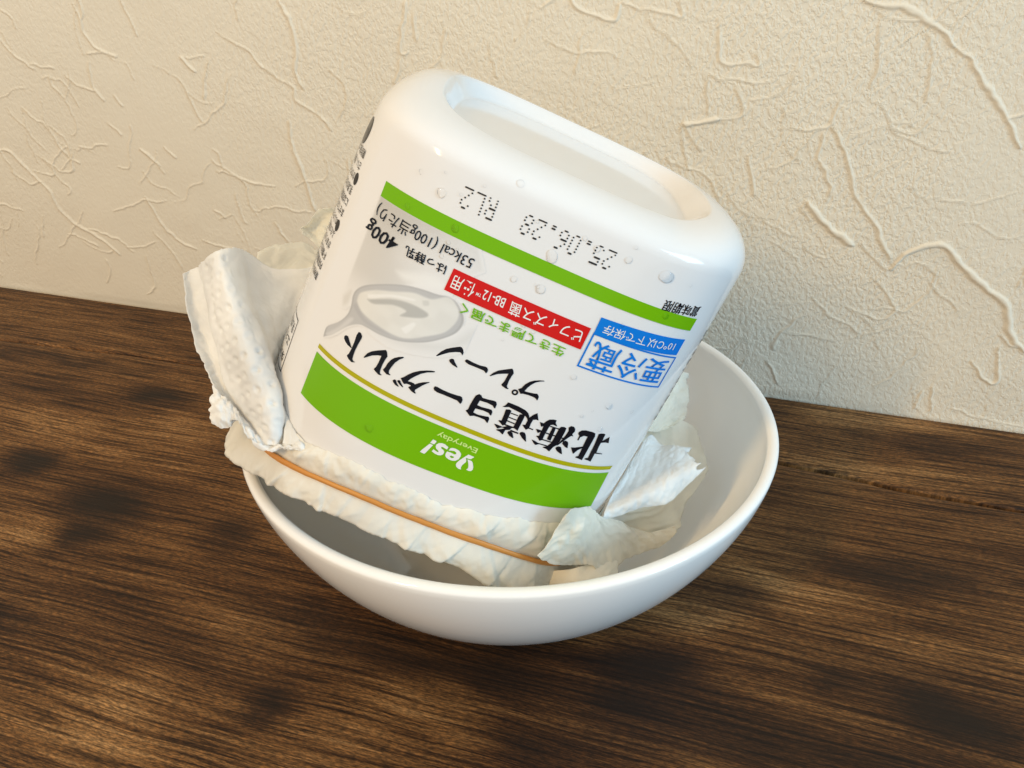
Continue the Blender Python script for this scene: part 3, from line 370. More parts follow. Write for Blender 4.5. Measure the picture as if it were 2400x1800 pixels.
tub = tag(empty('yogurt_tub', TUB_T, TUB_R), 'white plastic yogurt tub with green bands, turned upside down and leaning in the bowl', 'yogurt tub')
def build_body():
    n = 360; th = np.linspace(-math.pi, math.pi, n, endpoint=False)
    th = th + 0.0  # even in angle; corners get their points from the power curve
    rows = []
    for z in np.linspace(-0.006, HT - RB, 26): rows.append((None, None, z))
    a1 = half(HT - RB); 
    for k in np.linspace(0, math.pi / 2, 12)[1:]: rows.append((a1 - RB * (1 - math.cos(k)), expo(HT - RB + RB * math.sin(k)), HT - RB + RB * math.sin(k)))
    a2 = a1 - RB
    rows.append((a2 - 0.0010, NB, HT + 0.0))
    prof = [0.0] * len(rows)
    for k in np.linspace(0, 1, 18)[1:]:
        rows.append((a2 - 0.0010 - 0.0050 * k, NB, HT)); prof.append(0.7 * k * k * (3 - 2 * k) + 0.3 * min(1, max(0, (k - 0.12) / 0.80)))
    a3 = rows[-1][0]
    for k in (0.97, 0.9, 0.7, 0.4, 0.1, 0.001): rows.append((a3 * k, NB if k > 0.5 else 2.6, HT)); prof.append(1.0)
    V = []
    for (a, e, z), q in zip(rows, prof):
        x, y = squircle(th, a, e) if a else section(th, z); Z = np.full(n, z) - base_drop(x, y, z)
        Z = Z * (1 - q) + q * (0.0911 + np.clip(y, -0.036, 0.036) / 0.036 * 0.0021); V.append(np.stack([x, y, Z], -1))
    # floor of the open end, hidden by the tissue
    x, y = squircle(th, 0.001, 2.4); V.insert(0, np.stack([x, y, np.full(n, -0.006)], -1))
    mesh_obj('tub_body', np.array(V), grid_faces(len(V), n, True), M_TUB, tub)
build_body()

# ------------------------------------------------------------------ printing on the tub
def tri_mesh(polys):
    """2-D polygons -> bmesh of triangles in the flat label plane (mm)"""
    bm = bmesh.new()
    for poly in polys:
        vs = [bm.verts.new((p[0], p[1], 0)) for p in poly]
        try: bm.faces.new(vs)
        except ValueError: pass
    bmesh.ops.triangulate(bm, faces=bm.faces[:], ngon_method='EAR_CLIP')
    return bm
def wrap_print(name, bm, mat, parent, lift=0.12, step=1.5, zstep=None):
    xs = [v.co.x for v in bm.verts]; ys = [v.co.y for v in bm.verts]
    for x in np.arange(math.floor(min(xs) / step) * step, max(xs), step):
        if x > min(xs): bmesh.ops.bisect_plane(bm, geom=bm.verts[:] + bm.edges[:] + bm.faces[:], plane_co=(x, 0, 0), plane_no=(1, 0, 0), dist=1e-5)
    if max(ys) > (HT - RB) * 1000 or zstep:
        for y in np.arange(math.floor(min(ys)), max(ys), zstep or 1.5):
            if y > min(ys): bmesh.ops.bisect_plane(bm, geom=bm.verts[:] + bm.edges[:] + bm.faces[:], plane_co=(0, y, 0), plane_no=(0, 1, 0), dist=1e-5)
    bmesh.ops.triangulate(bm, faces=bm.faces[:])
    bm.verts.ensure_lookup_table()
    P = np.array([v.co[:2] for v in bm.verts]) / 1000; Q, N = skin(P[:, 0], P[:, 1], lift / 1000)
    F = []
    for f in bm.faces:
        ids = [v.index for v in f.verts]; nrm = np.cross(Q[ids[1]] - Q[ids[0]], Q[ids[2]] - Q[ids[0]])
        F.append(ids if nrm @ N[ids[0]] > 0 else ids[::-1])
    bm.free()
    return mesh_obj(name, Q, F, mat, parent)
def print_polys(name, polys, mat, parent=tub, lift=0.12, step=1.5): 
    bm = tri_mesh(polys); bm.verts.index_update(); return wrap_print(name, bm, mat, parent, lift, step)
def quad(a, b, c, d_): return [a, b, d_, c]         # right-top, left-top, right-bottom, left-bottom as seen in the picture

def text_bm(items, bold=0.0):
    """items: (string, three label points: start of baseline, end of baseline, top of first letter, 'box' or 'base')"""
    bm = bmesh.new(); dg = bpy.context.evaluated_depsgraph_get
    for body, q, mode in items:
        cu = bpy.data.curves.new('t', 'FONT'); cu.body = body; cu.resolution_u = 2; cu.offset = bold; ob = bpy.data.objects.new('t', cu); C.objects.link(ob)
        bpy.context.view_layer.update(); me = bpy.data.meshes.new_from_object(ob.evaluated_get(dg()))
        V = np.array([v.co[:2] for v in me.vertices]); x0, x1 = V[:, 0].min(), V[:, 0].max()
        y0, y1 = (V[:, 1].min(), V[:, 1].max()) if mode == 'box' else (0.0, 0.727)
        a, b, c = (np.array(p) for p in q)
        W = a + (V[:, :1] - x0) / (x1 - x0) * (b - a) + (V[:, 1:] - y0) / (y1 - y0) * (c - a)
        vs = [bm.verts.new((p[0], p[1], 0)) for p in W]
        for pl in me.polygons:
            try: bm.faces.new([vs[i] for i in pl.vertices])
            except ValueError: pass
        bpy.data.objects.remove(ob); bpy.data.curves.remove(cu); bpy.data.meshes.remove(me)
    bm.verts.index_update(); return bm
def print_text(name, items, mat, parent=tub, bold=0.0, lift=0.12): return wrap_print(name, text_bm(items, bold), mat, parent, lift)

stripe = print_polys('green_stripe', [quad((41.29, 73.76), (-41.24, 73.82), (41.26, 70.43), (-41.37, 70.14))], M_GREEN, step=1.0)
line = print_polys('yellow_line', [quad((42.2, 29.17), (-44.65, 28.92), (41.95, 27.98), (-44.75, 27.75))], M_OLIVE, step=1.0)
band = print_polys('green_band', [quad((42.23, 26.96), (-44.61, 26.62), (43.55, 15.18), (-45.47, 13.5))], M_GREEN, step=1.0)
print_polys('logo', G_yes, M_WHITE, band, 0.2)
print_text('logo_caption', [('Everyday', [(4.28, 24.91), (-6.28, 25.1), (4.24, 23.45)], 'base')], M_PALE, band, 0.012, 0.2)
print_polys('product_title', G_title, M_BLACK)
print_polys('flavour_name', G_plain, M_BLACK)
print_text('nutrition_text', [('53kcal (100g当たり)', [(-14.52, 67.64), (-40.83, 68.29), (-14.72, 65.15)], 'base')], M_BLACK, bold=0.004, lift=0.26)
print_text('contents_text', [('はっ酵乳', [(-19.69, 63.75), (-30.2, 63.66), (-19.42, 61.3)], 'box'), ('400g', [(-31.88, 63.65), (-42.01, 63.79), (-32.6, 60.45)], 'base')], M_BLACK, bold=0.014, lift=0.26)
banner = print_polys('red_banner', [quad((15.87, 63.7), (-18.11, 63.77), (15.94, 58.06), (-18.29, 58.3))], M_RED, lift=0.2)
print_text('banner_text', [('ビフィズス菌', [(14.6, 62.5), (-3.4, 62.4), (15.0, 59.4)], 'box'), ('BB-12', [(-4.6, 62.3), (-9.9, 62.3), (-4.5, 59.9)], 'base'), ('TM', [(-10.1, 61.0), (-11.3, 61.0), (-10.1, 60.2)], 'base'), ('使用', [(-11.9, 62.6), (-17.3, 62.6), (-11.9, 59.2)], 'box')], M_WHITE, banner, 0.006, 0.28)
print_text('slogan_text', [('生きて腸まで届く', [(12.68, 57.17), (-13.36, 57.4), (12.92, 54.58)], 'box')], M_GREEN, bold=0.016, lift=0.26)
def frame(s0, s1, v0, v1, t, dx=0.0):
    return [[(s0, v0), (s1, v0), (s1, v0 + t), (s0, v0 + t)], [(s0, v1 - t), (s1, v1 - t), (s1, v1), (s0, v1)], [(s0, v0 + t), (s0 + t, v0 + t), (s0 + t, v1 - t), (s0, v1 - t)], [(s1 - t, v0 + t), (s1, v0 + t), (s1, v1 - t), (s1 - t, v1 - t)]]
storage = print_polys('storage_box', [quad((41.4, 68.0), (16.9, 67.0), (41.5, 63.5), (17.0, 62.54))] + frame(16.9, 42.0, 53.95, 63.0, 0.42), M_BLUE, step=1.0)
print_text('storage_caption', [('10℃以下で保存', [(38.84, 66.8), (18.55, 65.85), (38.95, 64.4)], 'box')], M_WHITE, storage, 0.0, 0.2)
print_text('storage_word', [('要冷蔵', [(40.2, 61.97), (18.26, 61.5), (40.5, 55.0)], 'box')], M_BLUE, storage, 0.006, 0.2)
print_text('expiry_caption', [('賞味期限', [(40.4, 77.06), (29.21, 76.3), (40.3, 74.2)], 'box')], M_BLACK, bold=0.012)

DOTS = {'2': ['.##.', '#..#', '...#', '..#.', '.#..', '#...', '####'], '5': ['####', '#...', '###.', '...#', '...#', '#..#', '.##.'], '0': ['.##.', '#..#', '#..#', '#..#', '#..#', '#..#', '.##.'],
        '6': ['..##', '.#..', '#...', '###.', '#..#', '#..#', '.##.'], '8': ['.##.', '#..#', '#..#', '.##.', '#..#', '#..#', '.##.'], '.': ['....', '....', '....', '....', '....', '.##.', '.##.'],
        'R': ['###.', '#..#', '#..#', '###.', '#.#.', '#..#', '#..#'], 'L': ['#...', '#...', '#...', '#...', '#...', '#...', '####']}
def dot_line(text, q):
    a, b, c = (np.array(p) for p in q); W = len(text) * 5 - 2; out = []
    for k, ch in enumerate(text):
        for r, row in enumerate(DOTS[ch]):
            x = 0
            while x < 4:
                if row[x] == '#':
                    e = x
                    while e + 1 < 4 and row[e + 1] == '#': e += 1
                    p, p2 = (a + (k * 5 + t) / W * (b - a) + (6 - r) / 6 * (c - a) for t in (x, e)); rad = 0.21; d_ = (p2 - p); l = np.linalg.norm(d_); ang = math.atan2(d_[1], d_[0]) if l > 0 else 0
                    out.append([(p2[0] + rad * math.cos(ang + t), p2[1] + rad * math.sin(ang + t)) for t in np.linspace(-math.pi / 2, math.pi / 2, 6)] + [(p[0] - rad * math.cos(ang + t), p[1] - rad * math.sin(ang + t)) for t in np.linspace(-math.pi / 2, math.pi / 2, 6)])
                    x = e + 1
                else: x += 1
    return out
print_polys('date_stamp', dot_line('25.06.28', [(13.35, 81.9), (-8.0, 81.55), (13.2, 77.6)]) + dot_line('RL2', [(-14.99, 81.5), (-22.52, 81.3), (-14.77, 77.1)]), M_STAMP, step=3.0)

def poly_mask(S, V, poly, soft):
    P = np.array(poly); inside = np.zeros(S.shape, bool); D = np.full(S.shape, 1e9)
    for k in range(len(P)):
        a, b = P[k], P[(k + 1) % len(P)]
        cond = ((a[1] > V) != (b[1] > V)); xx = (b[0] - a[0]) * (V - a[1]) / (b[1] - a[1] + 1e-12) + a[0]; inside ^= cond & (S < xx)
        ab = b - a; t = np.clip(((S - a[0]) * ab[0] + (V - a[1]) * ab[1]) / (ab @ ab), 0, 1); D = np.minimum(D, np.hypot(S - a[0] - t * ab[0], V - a[1] - t * ab[1]))
    d_ = np.where(inside, D, -D); return smoothstep(-soft, soft, d_)
def smooth_poly(p, n=120): 
    P = np.array(p + [p[0]]); return catmull(P, n)[:-1].tolist()
def build_picture():
    s = np.arange(-44.4, -8.0, 0.24); v = np.arange(30.6, 70.3, 0.24); S, V = np.meshgrid(s, v); col = np.ones(S.shape + (3,)) * np.array([0.78, 0.775, 0.765]); used = np.zeros(S.shape)
    def put(mask, c, amt=1.0):
        used[:] = np.maximum(used, mask); col[:] = col * (1 - amt * mask[..., None]) + np.array(c) * amt * mask[..., None]
    bgm = poly_mask(S, V, [(-41.35, 70.3), (-26, 70.3), (-15, 70.3), (-12, 66), (-17, 60.5), (-24, 57.2), (-31, 52), (-38, 46), (-42.4, 41), (-42.1, 50)], 0.6)
    fade = np.clip(smoothstep(-14, -34, S) * 0.55 + smoothstep(60, 72, V) * 0.45, 0, 1) * smoothstep(42, 54, V) * (0.75 + 0.25 * vnoise(S / 9, V / 9, 41))
    put(bgm * fade, (0.40, 0.385, 0.345), 0.85)
    put(poly_mask(S, V, smooth_poly([(-42, 44), (-40, 46.5), (-39.6, 43.5), (-41, 42)]), 0.9), (0.55, 0.53, 0.48), 0.5)
    put(poly_mask(S, V, smooth_poly([(-30, 41.5), (-14, 46), (-8.8, 52), (-8.5, 49), (-14, 44.3), (-24, 41.3)]), 1.8), (0.60, 0.60, 0.58), 0.55)
    put(poly_mask(S, V, smooth_poly([(-30, 57), (-22, 60), (-17, 58.5), (-20, 57.5), (-27, 56)]), 1.2), (0.82, 0.82, 0.80), 0.8)
    spoon = smooth_poly(G_spoon); yog = smooth_poly(G_yog)
    ms = poly_mask(S, V, spoon, 0.22); put(ms, (0.50, 0.50, 0.50), 1.0)
    rim = ms * (1 - poly_mask(S, V, (np.array(spoon) * 0.965 + np.array([-26, 48]) * 0.035).tolist(), 0.25)); put(rim, (0.36, 0.355, 0.35), 0.55)
    put(poly_mask(S, V, smooth_poly([(-43.5, 32.5), (-40, 36.5), (-37.5, 40.5), (-36.5, 40.2), (-39.5, 35.5), (-42, 32.8)]), 0.5), (0.66, 0.66, 0.66), 0.7)
    my = poly_mask(S, V, yog, 0.35); put(my, (0.74, 0.735, 0.70), 1.0); put(my * smoothstep(0.1, 0.9, vnoise(S / 3.2, V / 2.6, 44) * 0.5 + 0.5), (0.64, 0.63, 0.59), 0.35)
    put(poly_mask(S, V, smooth_poly(G_fold), 0.35) * my, (0.43, 0.43, 0.41), 0.85)
    put(poly_mask(S, V, smooth_poly([(-35, 48.3), (-29, 51.5), (-24, 53), (-24, 52.5), (-29, 50.8), (-34, 47.8)]), 0.3), (0.82, 0.82, 0.80), 0.9)
    put(poly_mask(S, V, smooth_poly([(-24, 45.2), (-22, 47.8), (-21.2, 47.3), (-22.5, 44.6)]), 0.35), (0.82, 0.82, 0.80), 0.9)
    put(poly_mask(S, V, smooth_poly([(-21.9, 53.6), (-20.6, 54.2), (-20.1, 53.3), (-21.2, 52.7)]), 0.3), (0.55, 0.55, 0.52), 0.6)
    put(poly_mask(S, V, smooth_poly([(-37.8, 43.5), (-33, 41.7), (-26, 42.3), (-33, 42.6), (-37, 44.6)]), 0.4), (0.42, 0.42, 0.43), 0.6)
    Q, N = skin(S.ravel() / 1000, V.ravel() / 1000, 0.00007)
    F = grid_faces(len(v), len(s)); F = F[(used.ravel()[F] > 0.003).any(1)]
    o = mesh_obj('spoon_picture', Q, F, M_PIC, tub)
    at = o.data.attributes.new('print', 'FLOAT_COLOR', 'POINT'); at.data.foreach_set('color', np.concatenate([col, np.ones(S.shape + (1,))], -1).ravel().astype(np.float32))
build_picture()

# small print that wraps on to the left and right faces of the tub
lines = ['開封後はお早めにお召し上がりください', 'さい。開封後の保存は賞味期限に', '●かかわらず清潔に取り扱ってください', '乳清が出ることがありますが品質', 'には問題ありません。よくかき', 'まぜてお召し上がりください。容器', '●のふちで手を切らないようにご注意', 'ふたの裏にヨーグルトが付く場合', 'があります。冷凍しないでください', '種類別はっ酵乳無脂乳固形分乳脂肪分', '内容量賞味期限上部に記載保存方法', '原材料名生乳乳製品製造者所在地']
it = []
for k, t in enumerate(lines):
    v = 75.2 - k * 3.05; s0 = (-55.3 if t[0] == '●' else -53.6) - 0.35 * abs(k - 4) * (k > 4)
    t = t.lstrip('●'); it.append((t, [(s0, v + 1.1), (s0 - 2.15 * len(t), v + 1.1), (s0, v - 1.1)], 'box'))
ring = lambda cx, cy, rx, ry, n=28: [(cx + rx * math.cos(t), cy + ry * math.sin(t)) for t in np.linspace(0, 2 * math.pi, n, endpoint=False)]
print_polys('bullet', [ring(-53.7, 69.2, 1.25, 1.5)], M_BLACK); print_polys('bullet', [ring(-55.0, 56.5, 1.25, 1.5)], M_BLACK)
print_text('side_text', it, M_BLACK, bold=0.006)
ring = lambda cx, cy, rx, ry, n=28: [(cx + rx * math.cos(t), cy + ry * math.sin(t)) for t in np.linspace(0, 2 * math.pi, n, endpoint=False)]
ro, ri = ring(-60.2, 80.0, 3.6, 3.6), ring(-60.2, 80.0, 2.9, 2.9)
recyc = print_polys('recycling_mark', [ro[:15] + ri[:15][::-1], ro[14:] + ro[:1] + ri[:1] + ri[14:][::-1]], M_BLACK)
print_text('recycling_word', [('プラ', [(-58.0, 81.3), (-62.4, 81.3), (-58.0, 78.6)], 'box')], M_BLACK, recyc, 0.02)
sbox = print_polys('side_box', frame(-86, -58.6, 11.5, 27.6, 0.3), M_BLACK)
print_text('side_box_text', [('乳成分アレルギー', [(-60.2, 25.6), (-84, 25.6), (-60.2, 22.6)], 'box'), ('エネルギー表示', [(-60.2, 21.2), (-84, 21.2), (-60.2, 18.2)], 'box'), ('栄養成分100g', [(-60.2, 16.6), (-84, 16.6), (-60.2, 13.6)], 'box')], M_BLACK, sbox, 0.004)
it = []
for k in range(12):
    v = 75.0 - k * 2.9; t = ['栄養成分表示', 'エネルギー', 'たんぱく質', '脂質', '炭水化物', '食塩相当量', 'カルシウム', '製造者', '保存方法', '内容量', '原材料名', '種類別名称'][k]
    it.append((t, [(54.2 + 2.2 * len(t) + 12, v + 1.0), (51.9 + (0.0 if k > 1 else 2.0), v + 1.0), (54.2 + 2.2 * len(t) + 12, v - 1.0)], 'box'))
print_text('facts_text', it, M_BLACK, bold=0.004)

# ================================================================== PAPER TOWEL AND RUBBER BAND
towel = tag(empty('paper_towel', TUB_T), 'damp white paper towel wrapped round the open end of the tub, torn edges fanning out', 'paper towel')
ZT = ([-215, -120, -80, -50, -35.8, -27.8, -22.4, -15.5, -10.3, -5, 2, 4.1, 9, 15, 22.5, 27.9, 36.1, 60, 120, 215], [8, 7, 5, 2, 4.3, 6.3, 7.4, 7.7, 7.7, 7.4, 6.6, 7.6, 8.2, 8.8, 9.8, 10.2, 10.1, 8, 8, 8])
ZB = ([-215, -120, -80, -60, -50.2, -38.2, -25.9, -15.3, -5.1, 5.2, 15.7, 27.2, 38.3, 60, 120, 215], [-2, -6, -9, -9.5, -8.2, -4.1, -0.8, 0.8, 1.0, 1.0, 0.8, -0.8, -3.7, -6, -4, -2])
ZL = ([-215, -120, -80, -66, -55, -44.7, -38, -28.9, -25.2, -22.2, -14, -4.9, 3.4, 9.5, 13.4, 21.1, 38, 60, 120, 215], [-14, -18, -20, -20, -17.5, -13.5, -11.8, -8.7, -8.6, -7.7, -7.1, -6.9, -7.1, -7.3, -8.1, -10.4, -15, -16, -14, -14])
def spl(t, s): return np.interp(s, *t)
def build_sleeve():
    n = 900; per = -_TAB[0][0][0] * 2000; s = np.linspace(-per / 2, per / 2, n, endpoint=False)
    zt, zb, zl = (spl(t, s) for t in (ZT, ZB, ZL)); zt = zt + 0.5 * vnoise(s / 3.1, s * 0, 51) + 0.25 * vnoise(s / 1.1, s * 0, 52)
    rows = []
    creases = [(-37.5, 0.35, 0.9), (-27.2, -0.25, 0.8), (-19, 0.2, 0.45), (-9, -0.1, 0.4), (1, 0.3, 0.55), (12.5, 0.5, 0.9), (17.5, -0.5, 0.8), (25, 0.3, 0.7), (33, -0.2, 0.8), (-46, 0.2, 0.7)]
    creases = [(c, sl, am * 1.35) for c, sl, am in creases] + [(x, q, r) for x, q, r in zip(rng.uniform(-60, 60, 34), rng.normal(0, 0.5, 34), rng.uniform(0.12, 0.4, 34))]
    def lay(z, off, amp, wr):
        o = off + amp * (0.5 * vnoise(s / 9, z / 10, 53) + 1.15 * folds(s, z, 54, 6.0) + 0.5 * folds(s, z * 1.3, 77, 2.6, 5) + 0.5 * (np.abs((s / 2.3 + 0.6 * vnoise(s / 6, z / 5, 58)) % 1 - 0.5) - 0.25) * np.exp(-np.abs(z - zb) / 2.2))
        for c0, sl, am in creases:
            q = s - (c0 + sl * (z - zb) * 1.2); o = o + wr * am * np.where(q < 0, smoothstep(-5.5, 0, q), 1 - smoothstep(0, 0.5, q))
        return o
    for u in np.linspace(0, 1, 15)[:-1]:
        z = zt + (zb - zt) * u; o = lay(z, 0.42 + 0.95 * math.sin(math.pi * u) ** 0.7, 0.6 * math.sin(math.pi * min(1, u + 0.12)) + 0.08, 0.7 * math.sin(math.pi * u))
        rows.append(skin(s / 1000, z / 1000, np.maximum(o, 0.25) / 1000)[0])
    for u in np.linspace(0, 1, 16):
        z = zb + (zl - zb) * u; bul = 0.75 + 1.9 * math.sin(math.pi * 0.60 * u); extra = u * 3.0 * smoothstep(-42, -60, s)
        o = lay(z, bul + extra, 0.12 + 0.6 * u, 0.15 + 0.8 * u); rows.append(skin(s / 1000, z / 1000, np.maximum(o, 0.3) / 1000)[0])
    W = [to_world(r) for r in rows]; last = W[-1]; cen = np.array([TT[0] - 0.004, TT[1] + 0.012, 0])
    for k, (f, dz) in enumerate([(0.08, 0.0002), (0.25, 0.0003), (0.5, 0.001), (0.68, 0.003), (0.78, 0.008), (0.84, 0.02), (0.88, 0.034), (0.91, 0.045), (0.95, 0.048), (0.999, 0.049)]):
        P = last + (np.array([cen[0], cen[1], 0]) - last) * np.array([f, f, 0]); zf = 0.0056
        P[:, 2] = np.maximum(last[:, 2] * (1 - f) + (TT[2] - 0.010) * f - dz * (0.4 + 0.6 * f), zf) + 0.0004 * vnoise(s / 3, np.full(n, k * 1.7), 57)
        rr = np.hypot(P[:, 0], P[:, 1]); lim = np.interp(P[:, 2], [0.0045, 0.006, 0.011, 0.02, 0.035, 0.05, 0.057], [0.034, 0.040, 0.050, 0.061, 0.072, 0.0795, 0.081]); sc = np.where((P[:, 2] < 0.057) & (rr > lim - 0.001), (lim - 0.001) / np.maximum(rr, 1e-6), 1)
        P[:, :2] *= sc[:, None]; W.append(P)
    o = mesh_obj('wrapped_sleeve', np.array(W) - TT, grid_faces(len(W), n, True, flip=True), M_WET, towel)
    return o
build_sleeve()

def sheet(name, P, mu, mv, mat, crumple=0.5, scale=5.0, thick=0.18, emboss=None, ragged=None, seed=60, parent=towel):
    """a piece of tissue through control points (mm, world), crumpled and given thickness"""
    G = catmull(catmull(np.array(P) / 1000, mu, 0), mv, 1)
    du = np.gradient(G, axis=0); dv = np.gradient(G, axis=1); N = np.cross(du, dv); N /= np.linalg.norm(N, axis=-1, keepdims=True) + 1e-12
    flip = (N.mean((0, 1)) @ (np.array(CAM) - G.mean((0, 1)))) < 0
    if flip: N = -N
    lu = np.concatenate([np.zeros((1, mv)), np.cumsum(np.linalg.norm(np.diff(G, axis=0), axis=-1), 0)], 0) * 1000; lv = np.concatenate([np.zeros((mu, 1)), np.cumsum(np.linalg.norm(np.diff(G, axis=1), axis=-1), 1)], 1) * 1000
    d_ = crumple * (0.4 * vnoise(lu / scale, lv / scale, seed) + 1.0 * folds(lu, lv, seed + 1, scale * 0.9) + 0.35 * folds(lu, lv, seed + 3, scale * 0.35, 4) + 0.06 * vnoise(lu / 0.7, lv / 0.7, seed + 2))
    if emboss:
        pu, pv, v0, v1, amp = emboss[:5]; a = lu / pu; row = np.floor(a); b = lv / pv + 0.5 * (row % 2); fa = a - row - 0.5; fb = b - np.floor(b) - 0.5; rr = np.hypot(fa * pu, fb * pv)
        f = np.linspace(0, 1, mv)[None, :]; m = smoothstep(v0, v0 + 0.06, f) * (1 - smoothstep(v1 - 0.06, v1, f))
        if len(emboss) > 5: m = m * (1 - smoothstep(emboss[5] - 1.5, emboss[5], lu))
        d_ = d_ + m * amp * (0.25 * np.exp(-((rr - 1.4) / 0.6) ** 2) - np.exp(-(rr / 0.85) ** 2) * (0.65 + 0.5 * vnoise(row * 3.7, np.floor(b) * 5.3, seed + 4)))
    G = G + N * (d_ / 1000)[..., None]
    if ragged:
        for side, amt in ragged:
            e = {'u0': (0, 0), 'u1': (0, -1), 'v0': (1, 0), 'v1': (1, -1)}[side]; ax, idx = e; m = G.shape[1 - ax]
            dirv = (np.take(G, idx, ax) - np.take(G, 3 if idx == 0 else -4, ax)); dirv /= np.linalg.norm(dirv, axis=-1, keepdims=True) + 1e-12
            k = np.arange(m); jag = amt * (np.abs(vnoise(k / 3.3, k * 0, seed + 9)) * 0.7 + 0.5 * vnoise(k / 9, k * 0, seed + 8) + 0.9 * vnoise(k / 21, k * 0, seed + 7))
            sl = [slice(None)] * 3; sl[ax] = idx; G[tuple(sl)] = np.take(G, idx, ax) + dirv * (jag / 1000)[:, None]
            sl2 = [slice(None)] * 3; sl2[ax] = 1 if idx == 0 else -2; G[tuple(sl2)] = np.take(G, sl2[ax], ax) + dirv * (jag / 1600)[:, None]
    o = mesh_obj(name, G - TT, grid_faces(mu, mv, flip=flip), mat, parent)
    md = o.modifiers.new('ply', 'SOLIDIFY'); md.thickness = thick / 1000; md.offset = -1
    return o
sheet('corner_roll', PA, 130, 110, M_DRY, 0.35, 6, 0.2, (5.0, 4.1, 0.03, 0.42, 0.85), [('u0', 0.5)], 61)
sheet('outer_ply', PB, 90, 30, M_DRY, 0.4, 4, 0.35, None, [('v0', 0.6), ('u0', 0.5)], 71)
sheet('crumpled_edge', PC, 40, 130, M_DRY, 0.9, 3.2, 0.16, None, [('u1', 0.5)], 81)
sheet('corner_tuck', PD2, 30, 40, M_DRY, 0.3, 3, 0.15, None, None, 85)
sheet('folded_flap', PD, 90, 110, M_DRY, 0.35, 5, 0.18, (4.0, 4.4, 0.05, 0.95, 0.38, 5.0), [('v1', 2.3)], 91)
sheet('soaked_skirt', PE, 40, 160, M_SHEER, 0.8, 11, 0.15, None, [('u1', 1.0)], 101)
sheet('back_ply', PF, 40, 60, M_SHEER, 1.2, 8, 0.15, None, [('u1', 1.3)], 111)
sheet('corner_lobe', PG, 60, 110, M_WET, 0.6, 6, 0.13, None, [('u1', 0.6), ('u0', 0.5), ('v1', 1.2)], 121)
sheet('sleeve_corner', PI, 50, 70, M_WET, 0.3, 7, 0.15, None, None, 151)
sheet('rear_ply', PH1, 40, 50, M_SHEER, 0.9, 5, 0.15, None, [('u0', 0.5)], 131)
sheet('rear_ply', PH2, 40, 60, M_SHEER, 0.9, 6, 0.15, None, [('u0', 0.5)], 141)

def build_band():
    n = 420; per = -_TAB[0][0][0] * 2000; s = np.linspace(-per / 2, per / 2, n, endpoint=False); zb = spl(ZB, s)
    zb = np.convolve(np.concatenate([zb[-6:], zb, zb[:6]]), np.ones(13) / 13, 'valid') + 0.08 * vnoise(s / 9, s * 0, 151); k = 12; rows = []
    wd = 0.80 * (1 + 0.12 * vnoise(s / 14, s * 0, 152))
    for a in np.linspace(0, 2 * math.pi, k, endpoint=False):
        rows.append(to_world(skin(s / 1000, (zb + wd * math.sin(a)) / 1000, (1.55 + 0.5 * math.cos(a) + 0.06 * vnoise(s / 1.7, s * 0, 153)) / 1000)[0]))
    rows.append(rows[0])
    o = mesh_obj('rubber_band', np.array(rows), grid_faces(k + 1, n, True), M_RUBBER)
    tag(o, 'thin amber rubber band stretched round the damp paper towel below the tub', 'rubber band')
build_band()

# ================================================================== WATER DROPLETS
def droplet(s, v, r, h, stretch, label, seed):
    c, N = skin([s / 1000], [v / 1000], 0.0); c = to_world(c)[0]; N = N[0] @ ROT.T
    down = np.array([0, 0, -1.0]); a = down - N * (down @ N); a /= np.linalg.norm(a); b = np.cross(N, a); th = np.linspace(0, 2 * math.pi, 28, endpoint=False); V = []
    rad = r * (1 + 0.13 * vnoise(np.cos(th) * 1.3 + seed, np.sin(th) * 1.3, seed))
    for k in np.linspace(0, 1, 10):
        ph = k * math.pi / 2; ra = np.cos(ph) ** 0.8 if k < 1 else 0.002
        x = ra * rad * np.cos(th); y = ra * rad * np.sin(th); x = np.where(x > 0, x * stretch, x); z = 0.62 * h * math.sin(ph) + 0.05 * (k == 0) * 0
        V.append(np.stack([x, y, np.full(28, z)], -1))
    V.insert(0, np.stack([rad * 0.98 * np.cos(th), rad * 0.98 * np.sin(th), np.full(28, -0.25)], -1))
    V = np.array(V) / 1000; W = V[..., :1] * a + V[..., 1:2] * b + V[..., 2:] * N + N * 0.00014
    o = mesh_obj('water_droplet', W, grid_faces(len(V), 28, True), M_WATER); o.location = c
    tag(o, label, 'water droplet', 'fine water specks on the tub' if seed >= 300 else 'water droplets clinging to the tub')
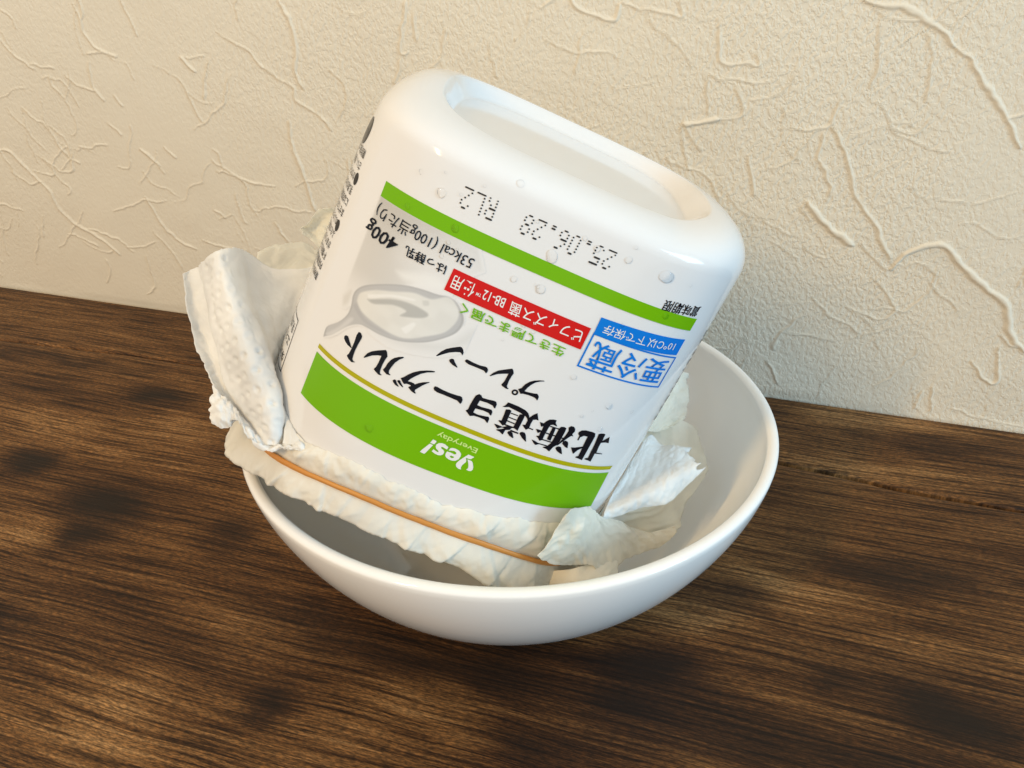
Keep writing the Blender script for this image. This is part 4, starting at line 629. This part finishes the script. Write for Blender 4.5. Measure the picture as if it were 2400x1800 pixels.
D = [(-27.1, 77.9, 1.3, 0.5, 1.3, 'small water droplet just above the left end of the date stamp, by the letters RL2'),
     (-12.1, 89.5, 1.0, 0.4, 1.2, 'flat water droplet high on the rounded shoulder near the base of the tub'),
     (0.5, 75.6, 1.5, 0.55, 1.6, 'long water droplet between the digits of the date and the green stripe'),
     (1.4, 67.6, 1.3, 0.5, 1.2, 'larger water droplet on the white gap between the thin green stripe and red banner'),
     (-4.9, 67.2, 0.9, 0.4, 1.1, 'smaller water droplet above the middle of the red banner'),
     (16.5, 81.6, 1.0, 0.35, 1.3, 'faint water droplet right of the first digit of the date stamp'),
     (26.4, 81.2, 2.0, 0.6, 1.0, 'widest water droplet, on the bluish right shoulder above the best-before caption'),
     (31.2, 72.6, 0.9, 0.4, 1.3, 'water droplet on the right end of the thin green stripe'),
     (9.0, 81.0, 0.9, 0.4, 1.4, 'water droplet across the first two digits of the date stamp'),
     (29.4, 46.9, 1.0, 0.4, 1.4, 'water droplet on bare white plastic below the blue storage box'),
     (-22.1, 18.2, 1.3, 0.7, 1.25, 'round water droplet on the broad green band, left of the white logo'),
     (-33.3, 71.6, 0.8, 0.4, 1.4, 'tiny water droplet on the left end of the thin green stripe'),
     (-21.3, 72.2, 1.1, 0.4, 1.3, 'water droplet on the thin green stripe below the letters RL2'),
     (35.0, 57.0, 1.3, 0.45, 1.2, 'water droplet over the first character inside the blue storage box'),
     (17.5, 51.2, 0.8, 0.35, 1.2, 'water droplet between the flavour name and the blue storage box'),
     (30.5, 40.2, 0.8, 0.35, 1.2, 'water droplet just above the first character of the black title')]
for k, (s, v, r, h, st, lab) in enumerate(D): droplet(s, v, r * 0.78, h * 0.8, st, lab, 200 + k)
for k in range(26):                                 # the fine specks, too small to tell apart
    s, v = [(rng.uniform(-38, 38), rng.uniform(75.5, 86)), (rng.uniform(-5, 38), rng.uniform(32, 60)), (rng.uniform(-30, 36), rng.uniform(64, 70))][k % 3]
    droplet(s, v, rng.uniform(0.25, 0.5), 0.25, rng.uniform(1.0, 1.5), 'tiny water speck, one of the fine droplets scattered over the front of the tub', 300 + k)
